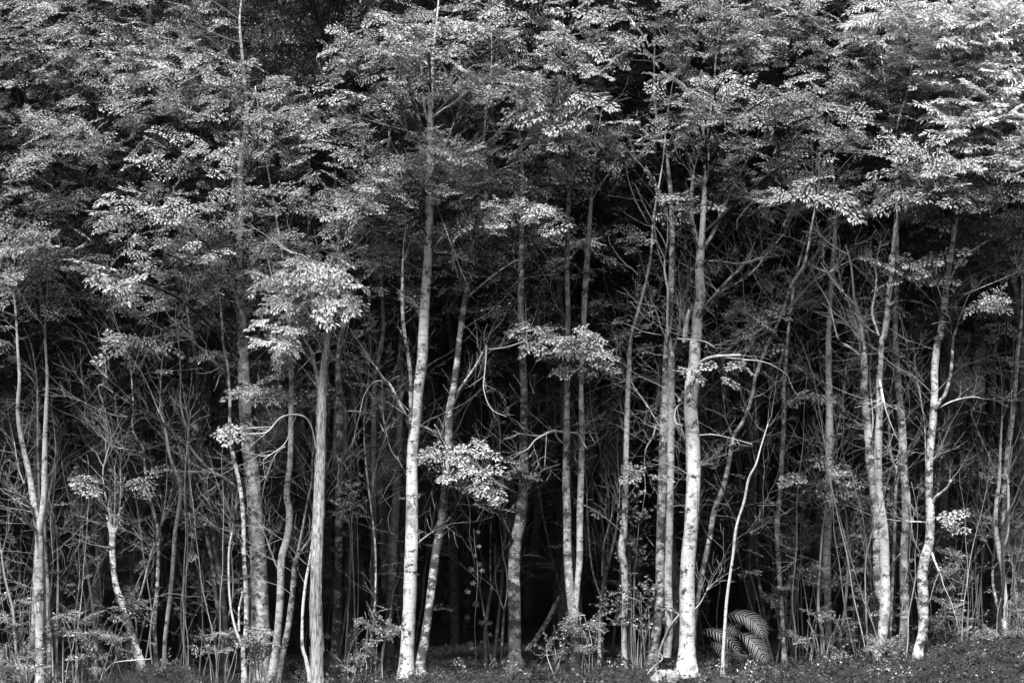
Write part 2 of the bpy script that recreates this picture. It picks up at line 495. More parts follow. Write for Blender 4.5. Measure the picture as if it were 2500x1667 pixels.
def tree(key, label, depth, bark, trunk, stems=(), branches=(), name='forest_tree', cat='tree', group=None,
         top=None, twigs=14, twig_z=(1.8, 5.2), bare=(), lean=0.0, twig_len=(.6, 1.8), twig_mat='twig'):
    """trunk and stems reach the ground or another stem; branches and bare (bleached) branches do not"""
    rows = trace(trunk)
    w = world_stem(rows, depth, lean)
    bx, by = w[0, 0] + (w[0, 0] - w[1, 0]) * 0.1, w[0, 1]
    gz = float(ground_z(bx, by))
    if w[0, 2] > gz + 0.04:                                   # the foot is hidden by plants: go on down to the ground
        w = np.vstack([[bx + 0.25 * (w[0, 0] - w[1, 0]), by, gz, w[0, 3] * 1.12], w])
    keep = w[:, 2] > gz - 0.02
    w = w[keep]
    r0 = w[0, 3]
    foot = [[w[0, 0], w[0, 1], gz - 0.12, r0 * 1.65], [w[0, 0], w[0, 1], gz + 0.03, r0 * 1.4], [w[0, 0] * .7 + w[1, 0] * .3, w[0, 1], gz + 0.14, r0 * 1.12]]
    while w[0, 2] < gz + 0.2:
        w = w[1:]
    w = np.vstack([foot, w])
    if top:                                                    # the stem goes on up inside the crown
        d = unit(w[-1, :3] - w[-3, :3]); z0 = w[-1, 2]; r = w[-1, 3]; p = w[-1, :3].copy()
        k = max(2, int((top - z0) / 0.7))
        for i in range(k):
            d = unit(d * 0.8 + UP * 0.3 + np.array([random.gauss(0, .12), random.gauss(0, .12), 0]))
            p = p + d * (top - z0) / k
            w = np.vstack([w, [*p, max(0.008, r * (1 - (i + 1) / k))]])
    root = empty(name, (w[0, 0], w[0, 1], gz), label, cat, group)
    org = np.array(root.location)
    path = smooth_path(w, 0.055)
    wob = np.sin(path[:, 2] * 1.7 + depth * 9) * 0.05
    path[:, 1] += wob * sstep(0.3, 2.0, path[:, 2] - gz)
    sides = 16 if r0 > 0.05 else (10 if r0 > 0.025 else 7)
    mb = MB(); tube(mb, path, sides, 0.035); mb.build('trunk', M[bark], root, True, org)
    paths = [path]
    tips_of = [] if (top or key in ('L3', 'L11')) else [(path, random.uniform(1.0, 2.0))]
    for s in stems:
        ws = world_stem(trace(s), depth + 0.03, random.uniform(-.2, .2))
        ps = smooth_path(ws, 0.055)
        mb = MB(); tube(mb, ps, max(6, sides - 4), 0.035); mb.build('stem', M[bark], root, True, org)
        paths.append(ps)
        tips_of.append((ps, random.uniform(1.4, 2.2)))
    for bl, mat in [(b, bark) for b in branches] + [(b, 'bleached') for b in bare]:
        ws = world_stem(trace(bl), depth - 0.01, random.uniform(-.5, .05))
        pb = smooth_path(ws, 0.05)
        if mat == 'bleached': pb[:, 3] *= 0.72
        mb = MB(); tube(mb, pb, 7, 0.05)
        for _ in range(random.randint(2, 5)):
            i = random.randrange(len(pb) // 3, len(pb))
            dd = pb[min(i + 1, len(pb) - 1), :3] - pb[max(i - 2, 0), :3]
            twig(mb, pb[i, :3], unit(dd) + rand_dir(random.uniform(0, 6.28), random.uniform(-.3, 1)) * .9, random.uniform(.15, .5), min(.004, pb[i, 3] * .6), 1)
        mb.build('branch', M[mat], root, True, org)
        paths.append(pb)
        if mat != 'bleached' and pb[-1, 3] < .022: tips_of.append((pb, random.uniform(.4, .9)))
    if twigs:
        mb = MB()
        for pp, L in tips_of:                                  # stems and branches thin out into twigs
            dd = unit(pp[-1, :3] - pp[max(0, len(pp) - 5), :3])
            twig(mb, pp[-1, :3] - dd * .01, dd, L, pp[-1, 3], 2, .05, .1)
            for _ in range(2):
                twig(mb, pp[-2, :3], dd + rand_dir(random.uniform(0, 6.28), .4) * .6, L * .6, pp[-1, 3] * .6, 1, .05, .12)
        for _ in range(int(twigs * .8)):
            pp = random.choice(paths[:1] * 2 + paths)
            c = pp[(pp[:, 2] > gz + twig_z[0]) & (pp[:, 2] < twig_z[1])]
            if len(c) < 3: continue
            q = c[random.randrange(len(c))]
            az = random.uniform(0, 2 * math.pi)
            twig(mb, q[:3], rand_dir(az, math.radians(random.uniform(5, 55))), random.uniform(*twig_len), max(0.003, min(.009, q[3] * random.uniform(.08, .18))), 2)
        o = mb.build('bare_twigs', M[twig_mat], root, True, org)
        if o: o['kind'] = 'stuff'
    TREES[key] = dict(root=root, path=path, depth=depth, org=org, fill=MB(), boughs=[])
    return root

#TREES_BEGIN
tree('L1', 'pale smooth trunk at far left that forks into two parallel stems', 19.3, 'pale',
     '4: 182,1560,34 180,1430,36 180,1200,42 175,1000,38 172,880,36 150,760,32 130,620,27 100,470,23 85,330,19 95,180,15 85,40,12 | 1: 70,1400,10',
     stems=['4: 178,900,28 186,840,30 200,740,29 203,600,25 205,470,22 210,330,18 215,180,14 205,0,10'],
     branches=['4: 165,870,16 140,850,13 118,828,10', '4: 150,775,18 125,745,15 100,720,12', '4: 145,790,9 80,775,7 0,765,5',
               '4: 110,660,7 85,590,6 65,470,4'], top=8.5, twigs=22, twig_z=(1, 5))
tree('L1b', 'thin grey stem standing just left of the forked pale trunk', 19.7, 'mottled',
     '4: 140,1560,26 150,1350,24 158,1150,18 165,1000,12 185,800,10 170,500,9 165,200,8', twigs=8, name='sapling', cat='sapling')
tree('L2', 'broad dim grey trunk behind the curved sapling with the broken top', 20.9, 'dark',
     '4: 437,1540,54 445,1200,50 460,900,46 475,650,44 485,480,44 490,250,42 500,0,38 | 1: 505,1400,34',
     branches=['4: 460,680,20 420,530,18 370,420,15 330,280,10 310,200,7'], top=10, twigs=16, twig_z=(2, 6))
tree('L3', 'curved pale sapling leaning left with a snapped top and leafy shoot', 19.1, 'pale',
     '4: 640,1500,36 600,1350,36 560,1210,31 530,1120,28 517,980,28 515,890,28 503,852,22 492,822,12 483,800,3',
     branches=['4: 522,890,10 540,830,9 550,700,6 548,590,4', '4: 520,880,8 525,700,5 522,580,3', '4: 512,880,13 500,800,10 478,700,8 470,600,6 500,480,5'], twigs=6, twig_z=(1, 2.4), name='sapling', cat='sapling')
tree('L4', 'thin sinuous pale stem right of the snapped sapling', 19.4, 'pale',
     '4: 712,1500,21 705,1300,20 715,1130,18 718,900,17 700,800,16 680,720,15 665,620,13 655,500,12 610,420,10 612,300,8 600,150,6',
     branches=['4: 620,1230,9 660,1100,11 690,980,11 715,920,10', '4: 718,900,10 760,780,10 785,680,8'], twigs=12, twig_z=(1.5, 4.5), name='sapling', cat='sapling')
tree('L5', 'slim grey stem forking under the long diagonal dead limb', 19.8, 'mottled',
     '4: 748,1480,22 755,1340,21 775,1190,21 790,1050,21 800,900,21 815,780,19 822,670,17 795,600,15 770,530,13 750,420,12 740,370,9 715,320,7',
     branches=['4: 822,670,12 845,590,9 835,510,7 800,460,5'], twigs=16, twig_z=(1.8, 4.2), name='sapling', cat='sapling')
tree('L6', 'pair of dark leaning stems left of the thick banded trunk', 19.9, 'mossy',
     '4: 1035,1560,28 1030,1350,28 1015,1150,26 980,950,26 955,800,25 930,650,25 920,560,22 915,400,19 905,200,17 880,0,14 | 1: 860,1450,12',
     stems=['4: 1012,1500,22 1005,1330,21 985,1180,19 960,990,19 920,790,19 890,640,17 872,570,14 860,450,12'], top=9, twigs=14)
tree('L7', 'pale wavy stem standing close in front of the thick banded trunk', 19.0, 'pale',
     '4: 1113,1566,24 1108,1420,22 1120,1330,22 1122,1150,21 1115,1000,20 1112,820,19 1100,700,19 1070,560,18 1045,450,17 1045,300,15 1035,130,13 1015,20,11 | 1: 1010,1450,10',
     branches=['4: 1110,1420,15 1070,1310,12 1047,1180,10 1043,980,10 1060,870,9', '4: 1108,980,11 1078,880,10 1056,805,8', '4: 1090,1330,10 1088,1260,9 1090,1220,8'],
     top=6.5, twigs=12, name='sapling', cat='sapling')
tree('L8', 'thick grey trunk with pale lichen bands, widest on the left side', 19.35, 'mottled',
     '4: 1180,1640,96 1186,1500,92 1190,1400,86 1185,1200,82 1175,1000,78 1165,850,74 1150,650,68 1135,500,60 1120,300,56 1110,100,52 1105,0,48 | 1: 1100,1450,44 1090,1250,38',
     branches=['4: 1100,700,19 1030,640,17 960,600,16 900,540,15 850,480,14 780,420,12 700,350,10 620,300,8 560,240,7 480,170,5',
               '4: 660,335,6 560,355,5 470,330,4 380,290,3', '4: 700,350,6 640,330,5 540,260,5 450,210,4 475,320,3',
               '4: 650,520,6 590,505,7 520,490,6 450,440,4'], top=10.5, twigs=26, twig_z=(1.5, 5.5))
tree('L9', 'smooth sinuous stem with a swan-neck bend right of the banded trunk', 19.2, 'mottled',
     '4: 1245,1555,36 1265,1350,34 1280,1150,33 1285,1000,33 1310,900,31 1318,800,31 1305,700,29 1320,560,27 1325,400,26 1330,200,25 1325,30,21 | 1: 1320,1500,18',
     branches=['4: 1270,1060,9 1245,1000,8 1215,910,6', '4: 1300,490,7 1260,520,6 1225,600,5 1210,640,4'], top=8, twigs=14)
tree('L10', 'slanting stem that forks low beside the shredded-bark trunk', 19.0, 'mottled',
     '4: 1272,1555,30 1290,1430,30 1310,1330,29 1335,1150,27 1345,1030,24 1370,970,18 1410,920,14 1428,840,10 1440,760,7',
     branches=['4: 1345,1030,14 1372,900,12 1400,750,10 1420,650,8 1425,520,6'], twigs=12, twig_z=(1, 3.5), name='sapling', cat='sapling')
tree('L11', 'pale trunk in shredded stringy bark topped by a bright drooping leafy head', 18.5, 'shred',
     '4: 1445,1640,58 1445,1568,56 1445,1400,57 1440,1200,53 1445,1000,51 1450,850,49 1455,650,45 1460,500,42 1465,300,41 1470,200,37 1485,80,33 1495,-20,31 | 1: 1505,1460,26 1495,1380,18 1440,1280,12 1420,1230,8',
     branches=['4: 1466,260,25 1442,160,19 1420,60,17 1385,0,14 | 1: 1340,1440,10 1300,1380,7', '1: 1440,1290,10 1400,1180,8 1320,1150,6',
               '1: 1480,1350,9 1530,1270,6 1560,1200,4'],
     bare=['4: 1440,500,9 1422,410,10 1390,357,11 1330,345,11 1275,362,10 1215,425,9 1135,432,6',
           '4: 1350,350,6 1320,420,5 1295,480,5 1200,550,4'], twigs=6, twig_z=(1.5, 4))
tree('L12', 'thin pale stem close against the shredded-bark trunk', 18.8, 'pale',
     '4: 1408,1540,18 1392,1450,16 1378,1400,15 1378,1260,13 1390,1120,14 1412,1000,12 1425,900,9 1440,820,6', twigs=4, twig_z=(.8, 3), name='sapling', cat='sapling')
tree('L13', 'dim mossy trunk in the shade right of the shredded-bark trunk', 21.8, 'mossy',
     '4: 1533,1500,42 1540,1200,40 1545,1000,38 1548,500,34 1545,100,30', top=9.5, twigs=14)
tree('S1', 'thin crooked sapling at the lower left corner', 19.0, 'twig',
     '4: 105,1530,16 75,1430,14 60,1250,12 35,1140,11 20,1060,9 10,960,6', twigs=8, twig_z=(.4, 2), name='sapling', cat='sapling')
tree('S2', 'straight thin rod-like sapling with a forked tip right of the forked pale trunk', 19.6, 'twig',
     '4: 258,1500,13 260,1250,12 263,1050,9 262,870,6', branches=['4: 262,910,4 280,885,3', '4: 262,905,4 250,885,3'], twigs=3, twig_z=(.6, 1.6), name='sapling', cat='sapling')
tree('S3', 'short grey stem directly right of the forked pale trunk', 19.9, 'mottled',
     '4: 225,1460,22 222,1280,20 220,1100,17 208,930,14 205,800,10 240,600,8', twigs=8, twig_z=(.8, 3.4), name='sapling', cat='sapling')
tree('S4', 'thin sapling with sparse leaves in front of the broad dim trunk', 20.4, 'twig',
     '4: 435,1420,14 425,1250,13 400,1060,11 385,930,8 380,850,5', twigs=6, twig_z=(.6, 2.6), name='sapling', cat='sapling')
tree('S5', 'thin dark sapling curving up between the paired dark stems and snapped sapling', 20.0, 'twig',
     '4: 850,1470,11 830,1330,11 828,1200,10 845,1080,9 860,1000,7 880,850,5', twigs=5, twig_z=(.8, 3), name='sapling', cat='sapling')
tree('C1', 'tall pale trunk in the middle with a low fork and high crown', 19.15, 'pale',
     '5: 300,1535,66 307,1400,63 318,1200,59 325,1000,57 328,800,55 327,640,55 330,500,53 340,400,53 355,250,49 375,100,47 380,0,47 | 2: 382,1500,44 390,1350,41 400,1200,39 405,1050,37 410,900,37 408,750,33 410,600,31 415,480,27 420,350,20 430,200,12',
     branches=['5: 318,400,23 300,355,22 270,300,20 230,220,18 195,180,13 165,130,8', '5: 322,370,20 322,200,19 312,80,18 300,10,17 | 2: 287,1450,17 285,1300,15 287,1180,9',
               '2: 372,1460,24 345,1400,21 325,1362,17', '2: 425,1145,17 460,1090,15 520,1065,12 570,1060,10 620,1078,8 670,1060,5',
               '2: 395,660,16 365,560,15 335,460,13 318,395,8', '2: 408,560,18 385,500,14 378,400,12 370,300,8', '2: 415,810,13 455,730,11 490,640,8 520,560,5',
               '2: 405,640,9 340,610,8 280,590,6 200,570,4', '2: 420,540,10 470,500,8 520,470,5', '2: 415,700,9 440,690,8 500,680,6 560,670,4',
               '2: 440,880,7 440,930,6 480,1040,6 520,1150,5', '5: 300,620,7 270,560,6 230,500,5 200,380,4',
               '5: 200,190,6 150,200,5 110,260,4 90,340,3'],
     top=10, twigs=20, twig_z=(2.5, 6))
tree('C2', 'slender pale trunk leaning right beside the tall middle trunk', 19.25, 'pale',
     '5: 372,1500,42 390,1350,42 410,1200,39 435,1000,41 460,850,39 475,720,37 485,600,35 495,450,35 500,330,33 520,220,31 535,100,29 545,0,27 | 2: 547,1540,27 560,1430,29 580,1320,29 595,1210,27 612,1110,23 635,1000,21 645,880,17 650,750,12',
     branches=['5: 525,255,13 580,180,11 620,120,9 650,60,7', '2: 580,1355,12 680,1270,8 780,1200,6 830,1180,4', '2: 600,1200,10 560,1310,9 535,1250,8 510,1160,6',
               '2: 612,1100,9 600,960,8 605,850,5', '5: 480,840,8 520,790,7 560,700,5', '5: 372,960,0 360,930,8 400,895,7 425,878,6'],
     bare=['5: 668,30,10 665,90,9 660,150,7 655,230,6 690,320,5 760,355,3', '5: 680,48,8 760,38,8 850,8,7', '5: 490,500,7 465,460,7 450,420,6 430,390,5'],
     top=9, twigs=18, twig_z=(2.5, 6))
tree('C3', 'mossy blotched trunk with a kink, alone right of the dark gap', 20.0, 'mottled',
     '5: 795,1495,72 795,1440,62 795,1350,59 795,1200,55 793,1050,55 800,930,54 820,850,50 830,750,47 838,600,43 838,450,38 840,300,37 835,150,35 825,0,31 | 2: 825,1450,30 825,1250,28 830,1050,22',
     branches=['5: 785,920,20 745,830,15 715,770,10', '5: 780,640,10 730,625,8 680,610,7 600,560,5', '5: 800,700,9 760,680,7 690,640,5'],
     bare=['5: 840,620,8 890,625,7 930,595,7 1000,572,5'], top=9.5, twigs=16, twig_z=(2, 6))
tree('C4', 'twin speckled stems joined low, rising under the bright leafy tuft', 19.5, 'mottled',
     '5: 1085,1540,44 1075,1420,42 1060,1250,42 1045,1100,38 1037,950,36 1035,800,35 1030,650,35 1032,500,33 1033,350,29 1035,200,29 1035,50,25 | 2: 1040,1450,23 1035,1200,22 1040,950,20 1045,800,12',
     stems=['5: 1075,1270,22 1080,1150,26 1092,1000,29 1093,850,29 1098,650,29 1103,450,27 1100,300,25 1100,200,23 | 2: 1110,1500,24 1115,1350,27 1125,1200,25 1135,1050,22 1145,900,14'],
     branches=['2: 1040,1450,8 990,1400,6 950,1300,5'],
     bare=['5: 1025,480,8 1000,462,10 985,440,12 980,418,12 940,432,10 890,460,7 860,500,5', '5: 985,420,10 1030,425,9 1085,432,9 1105,470,8 1128,502,6',
           '5: 942,435,6 938,500,5 932,590,4'], top=8.5, twigs=20, twig_z=(2, 6))
tree('C5', 'crooked grey stem with a swollen elbow left of the leafy bush', 19.7, 'mottled',
     '5: 1288,1520,26 1295,1300,28 1300,1180,31 1295,1050,31 1283,960,36 1295,850,28 1300,700,27 1305,500,25 1312,300,25 1318,150,23 1325,0,19 | 2: 1350,1450,15',
     branches=['5: 1325,130,7 1330,200,7 1390,290,7 1440,370,6'], top=8.5, twigs=16)
tree('C6', 'mottled twin trunk, its darker stem half behind, left of the brightest trunk', 19.6, 'mottled',
     '5: 1425,1500,44 1440,1350,45 1455,1200,45 1460,1050,45 1462,850,41 1468,650,41 1475,450,39 1485,250,39 1490,100,33 1495,0,31 | 2: 1500,1500,30 1510,1300,28 1510,1000,24',
     stems=['5: 1490,1450,36 1500,1300,37 1495,1100,37 1500,900,37 1505,650,37 1508,450,36 1510,250,31 1512,60,26'],
     branches=['5: 1440,390,8 1425,450,8 1395,500,7 1385,590,5'],
     bare=['5: 1490,255,14 1500,235,14 1535,260,8 1560,290,7', '5: 1560,290,7 1530,320,9 1528,380,9 1560,395,7'], top=9.5, twigs=18)
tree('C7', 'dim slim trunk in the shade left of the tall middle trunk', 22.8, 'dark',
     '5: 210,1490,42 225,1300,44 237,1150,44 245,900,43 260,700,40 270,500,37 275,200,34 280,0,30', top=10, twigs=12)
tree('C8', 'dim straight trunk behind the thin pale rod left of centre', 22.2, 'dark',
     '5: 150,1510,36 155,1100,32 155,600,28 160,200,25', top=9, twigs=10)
tree('C9', 'thin pale rod-like sapling curving beside the tall middle trunk', 19.3, 'pale',
     '5: 85,1560,9 112,1470,9 140,1380,10 160,1200,10 162,1000,10 150,850,9 125,650,8 112,500,7 110,380,5', twigs=6, twig_z=(1, 3.5), name='sapling', cat='sapling')
tree('C10', 'dark multi-stemmed clump left of the mossy kinked trunk', 20.9, 'mossy',
     '5: 655,1505,24 662,1350,19 675,1230,16 690,1150,14 730,1000,12 760,950,9',
     stems=['5: 700,1500,20 715,1350,18 735,1150,16 745,950,14 755,750,12', '5: 735,1480,14 742,1330,12 750,1220,10', '5: 690,1480,10 640,1150,9 600,960,7', '5: 690,1180,9 685,1000,8 690,780,6'],
     twigs=8, twig_z=(1, 4))
tree('C11', 'several grey stems spreading upward from one foot right of the twin speckled stems', 20.3, 'mottled',
     '5: 1178,1510,20 1182,1400,19 1190,1300,19 1195,1150,16 1230,1000,13 1262,850,11 1270,750,8',
     stems=['5: 1190,1290,12 1210,1150,11 1220,950,9 1222,700,8 1180,480,6', '5: 1190,1180,10 1150,1050,9 1130,850,8 1125,700,5', '5: 1195,1080,10 1200,950,8 1240,800,6'],
     twigs=8, twig_z=(1, 4))
tree('R1', 'brightest stout pale trunk with lichen at its foot, beside the stone', 18.95, 'pale',
     '6: 30,1510,80 32,1400,75 34,1300,74 32,1200,73 35,1050,71 45,900,67 55,750,65 60,600,65 58,450,62 50,300,61 60,200,61 70,100,53 70,0,47 | 3: 75,1568,47 80,1450,47 95,1350,45 87,1250,41 92,1150,38 100,1050,28 110,900,27 125,750,21 130,650,14',
     branches=['3: 95,1140,24 70,1080,23 55,1000,21 53,900,18 60,800,12', '3: 110,1130,20 130,1100,20 165,1030,18 210,920,16 260,820,12 300,740,8',
               '3: 105,1430,28 130,1385,25 160,1350,22 200,1300,19 262,1240,14', '3: 110,1400,10 180,1335,9 260,1290,8 330,1240,7 420,1130,6 470,1070,4',
               '3: 20,1560,26 30,1470,22 44,1412,16', '6: 60,560,14 85,580,12 98,560,8', '6: 70,1230,8 95,1200,6 130,1130,5', '3: 110,1190,7 180,1190,6 280,1200,5 380,1170,4'],
     bare=['6: 75,140,22 95,110,22 120,92,22 170,80,21 275,75,17', '6: 170,82,9 300,95,8 380,105,7 440,130,6 490,165,4', '6: 75,440,8 150,436,8 240,455,7 330,480,4',
           '6: -10,0,8 60,5,8 120,15,8 158,40,6'], top=9.5, twigs=22, twig_z=(2.3, 6))
tree('R2', 'grey sapling leaning right from the foot of the brightest trunk', 19.3, 'mottled',
     '6: 65,1300,20 78,1200,22 100,1080,23 135,920,25 160,780,27 200,680,27 225,560,21 245,450,21 290,370,17 325,270,15 340,180,15 370,100,15 400,20,14 | 3: 460,1440,13 510,1300,14 570,1200,13 600,1050,10 625,900,6',
     branches=['6: 200,690,8 170,620,7 160,590,5', '6: 240,450,9 210,370,8 205,330,6 190,200,4', '6: 140,920,7 110,870,6 85,810,4', '6: 325,270,7 380,250,6 440,200,4',
               '3: 460,1450,9 520,1380,8 600,1290,7 700,1230,5', '3: 450,1460,8 400,1480,8 330,1530,6', '3: 460,1440,7 540,1340,6 560,1240,5 620,1160,4',
               '3: 480,1470,6 560,1440,6 610,1390,4'],
     twigs=26, twig_z=(2.4, 6), name='sapling', cat='sapling')
tree('R3', 'very pale thin rod of a sapling rising beside the fern', 18.9, 'pale',
     '6: 197,1420,15 205,1310,15 215,1180,14 240,1000,13 255,860,12 290,740,12 310,640,12 345,570,9 365,500,7 400,390,5',
     branches=['6: 250,920,5 290,890,5 325,880,3', '6: 345,570,5 330,500,4 325,450,3'], twigs=5, twig_z=(1.5, 3.5), name='sapling', cat='sapling')
tree('R4', 'thin dim stem rising from behind the fern', 20.9, 'mossy',
     '6: 390,1450,19 385,1270,18 355,1050,17 345,850,15 340,700,13 345,400,11 340,100,9', twigs=10, name='sapling', cat='sapling')
tree('R5', 'gently bent grey stem midway between the fern and the twin pale trunk', 20.4, 'mottled',
     '6: 475,1450,21 472,1400,21 462,1200,21 450,1050,21 440,850,23 455,700,23 465,550,23 475,400,21 475,250,21 485,100,17 490,0,15', top=7.5, twigs=14)
tree('R6', 'straight grey trunk behind the leafy shrubs left of the twin pale trunk', 20.9, 'mottled',
     '6: 678,1350,32 675,1250,32 670,1000,38 675,800,34 675,650,32 680,500,36 680,350,32 680,200,30 680,0,26 | 3: 684,1450,23 695,1200,19 705,1000,14', top=10, twigs=16,
     branches=['6: 690,500,10 715,430,9 740,300,8 755,150,6', '6: 665,760,9 640,690,7 610,650,5'])
tree('R7', 'pale twin trunk on the right, two stems pressed together below a fork', 19.4, 'pale',
     '6: 903,1470,42 920,1380,45 935,1200,47 935,1050,45 932,900,45 922,810,42 912,740,38 905,650,35 900,500,35 905,350,31 905,200,29 915,100,25 920,0,25 | 3: 930,1540,27 945,1450,27 955,1350,25 970,1260,23 975,1150,19 985,1000,15 985,850,10',
     stems=['6: 915,1200,26 897,1120,31 897,950,36 895,780,45 880,650,45 868,550,43 860,450,41 850,350,39 838,250,37 840,130,35 830,20,31'],
     branches=['3: 955,1395,13 990,1370,11 1060,1372,9 1110,1385,8 1150,1405,8 1190,1400,7', '6: 908,175,12 915,220,12 930,295,11', '3: 905,1530,15 875,1425,12 890,1340,11 895,1270,7',
               '6: 830,90,12 800,60,11 760,30,10 720,0,8 | 3: 680,1390,7 650,1330,5', '3: 905,1530,9 850,1490,8 790,1420,7 740,1320,5', '6: 870,450,8 880,380,7 870,250,5'],
     bare=['6: 828,60,18 829,30,18 832,8,12', '6: 955,1060,14 980,1010,13 1005,980,10'], top=8.5, twigs=18, twig_z=(2.2, 5.5))
tree('R8', 'mottled grey trunk standing between the two brightest right-hand pale trunks', 19.5, 'mottled',
     '6: 1000,1500,30 1012,1430,42 1020,1350,43 1025,1200,42 1022,1000,38 1030,850,36 1025,700,36 1012,550,36 1008,400,36 998,250,32 990,100,30 985,0,27 | 3: 985,1480,25 990,1350,23 990,1200,20 985,1000,16',
     stems=['6: 958,1420,14 962,1250,14 975,1000,14 980,800,15 985,690,15 990,600,13 965,550,11 955,450,12 950,330,12 960,250,9 970,180,6'],
     branches=['6: 1018,560,15 1040,520,11 1055,480,11 1078,450,8', '6: 935,745,12 960,700,11 985,640,10', '6: 1022,600,9 1042,690,10 1047,760,8'],
     top=8.5, twigs=16, twig_z=(2, 5.5))
tree('R9', 'bright smooth pale trunk with an S-bend near its foot, right side', 18.95, 'pale',
     '6: 1085,1450,38 1098,1400,38 1108,1330,42 1110,1200,45 1105,1080,45 1115,1000,43 1133,930,41 1135,800,39 1130,650,37 1140,500,35 1155,380,35 1165,250,33 1165,150,33 1180,0,31 | 3: 1190,1530,31 1205,1400,29 1215,1270,25 1235,1130,21 1245,1050,19 1260,950,15 1270,850,10',
     branches=['6: 1168,320,21 1185,285,19 1210,250,17 1235,150,15 1245,0,12 | 3: 1250,1530,11 1280,1430,8', '3: 1215,1320,15 1245,1240,13 1290,1180,11 1380,1110,8 1430,1090,5',
               '6: 1148,760,15 1165,722,15 1200,695,15 1225,670,13 1238,640,9', '6: 1180,315,8 1240,285,8 1330,265,7 1390,275,4', '6: 1145,960,12 1160,1010,11 1190,1080,8',
               '6: 1140,560,8 1160,545,7 1168,530,5', '6: 1140,840,6 1090,833,6 1045,834,4', '3: 1225,1350,6 1300,1340,6 1400,1300,5 1530,1245,4', '6: 1130,700,7 1120,550,6 1115,400,6 1090,220,4'],
     top=8.8, twigs=18, twig_z=(2.4, 5.5))
tree('R10', 'crooked pale clump of stems near the right edge', 19.9, 'pale',
     '6: 1482,1335,27 1485,1270,24 1478,1150,23 1470,1060,23 1452,960,23 1440,860,21 1445,750,19 1460,650,16 1465,500,12 1470,350,8',
     stems=['6: 1455,990,19 1470,930,24 1480,750,28 1490,600,28 1500,480,27 1515,350,25 1525,250,23 1535,100,21 1545,0,19 | 3: 1555,1450,16 1560,1300,12', '6: 1470,1290,16 1445,1210,15 1425,1100,14 1430,980,12',
            '6: 1470,960,12 1493,890,14 1497,750,13 1495,620,9'],
     branches=['6: 1445,680,8 1420,570,7 1350,400,5', '6: 1440,830,8 1450,760,7 1475,690,5'], twigs=20, twig_z=(1.2, 5))
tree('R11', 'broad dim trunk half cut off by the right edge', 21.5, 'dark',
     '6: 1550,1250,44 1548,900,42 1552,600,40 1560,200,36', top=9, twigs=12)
tree('R12', 'thin pale sapling in the shrubs left of the twin pale trunk', 20.2, 'twig',
     '6: 735,1330,15 750,1250,14 765,1080,13 770,980,11 762,870,8 750,750,5', branches=['6: 770,985,8 785,920,6 790,870,4'], twigs=8, twig_z=(.8, 2.6), name='sapling', cat='sapling')
tree('R13', 'short curved pale stem rising from the shrubs right of the fern', 20.0, 'twig',
     '6: 648,1330,16 640,1300,15 630,1220,13 632,1130,11 650,900,9 665,780,6', twigs=6, twig_z=(.8, 2.6), name='sapling', cat='sapling')
#TREES_END

# strips of loose stringy bark on the shredded trunk
tr = TREES['L11']
trunk = [c for c in tr['root'].children if c.name.startswith('trunk')][0]
pth = tr['path']
for k in range(46):
    i0 = random.randint(2, int(len(pth) * .78)); n = random.randint(5, 14)
    seg = pth[i0:i0 + n]
    if len(seg) < 4: continue
    a = random.uniform(math.pi * 1.0, math.pi * 2.0)
    w = random.uniform(.006, .013)
    mb = MB(); vv = []
    for j, s in enumerate(seg):
        f = j / (len(seg) - 1)
        lift = 0.002 + (0.010 * (abs(f - .5) * 2) ** 4) * random.uniform(.5, 1.5)
        for da, rr in ((-w / s[3] * .5, 0.0), (0, .004), (w / s[3] * .5, 0.0)):
            ang = a + da * (1 - .5 * abs(f - .5) * 2) + .06 * math.sin(j)
            vv.append(s[:3] + np.array([math.cos(ang), math.sin(ang), 0]) * (s[3] * 1.04 + lift + rr))
    i = np.arange(len(seg) - 1)[:, None] * 3
    mb.add(np.array(vv), np.concatenate([i + [[0, 1, 4, 3]], i + [[1, 2, 5, 4]]]))
    mb.build('bark_strip', M['shred'], trunk, True, tr['org'])

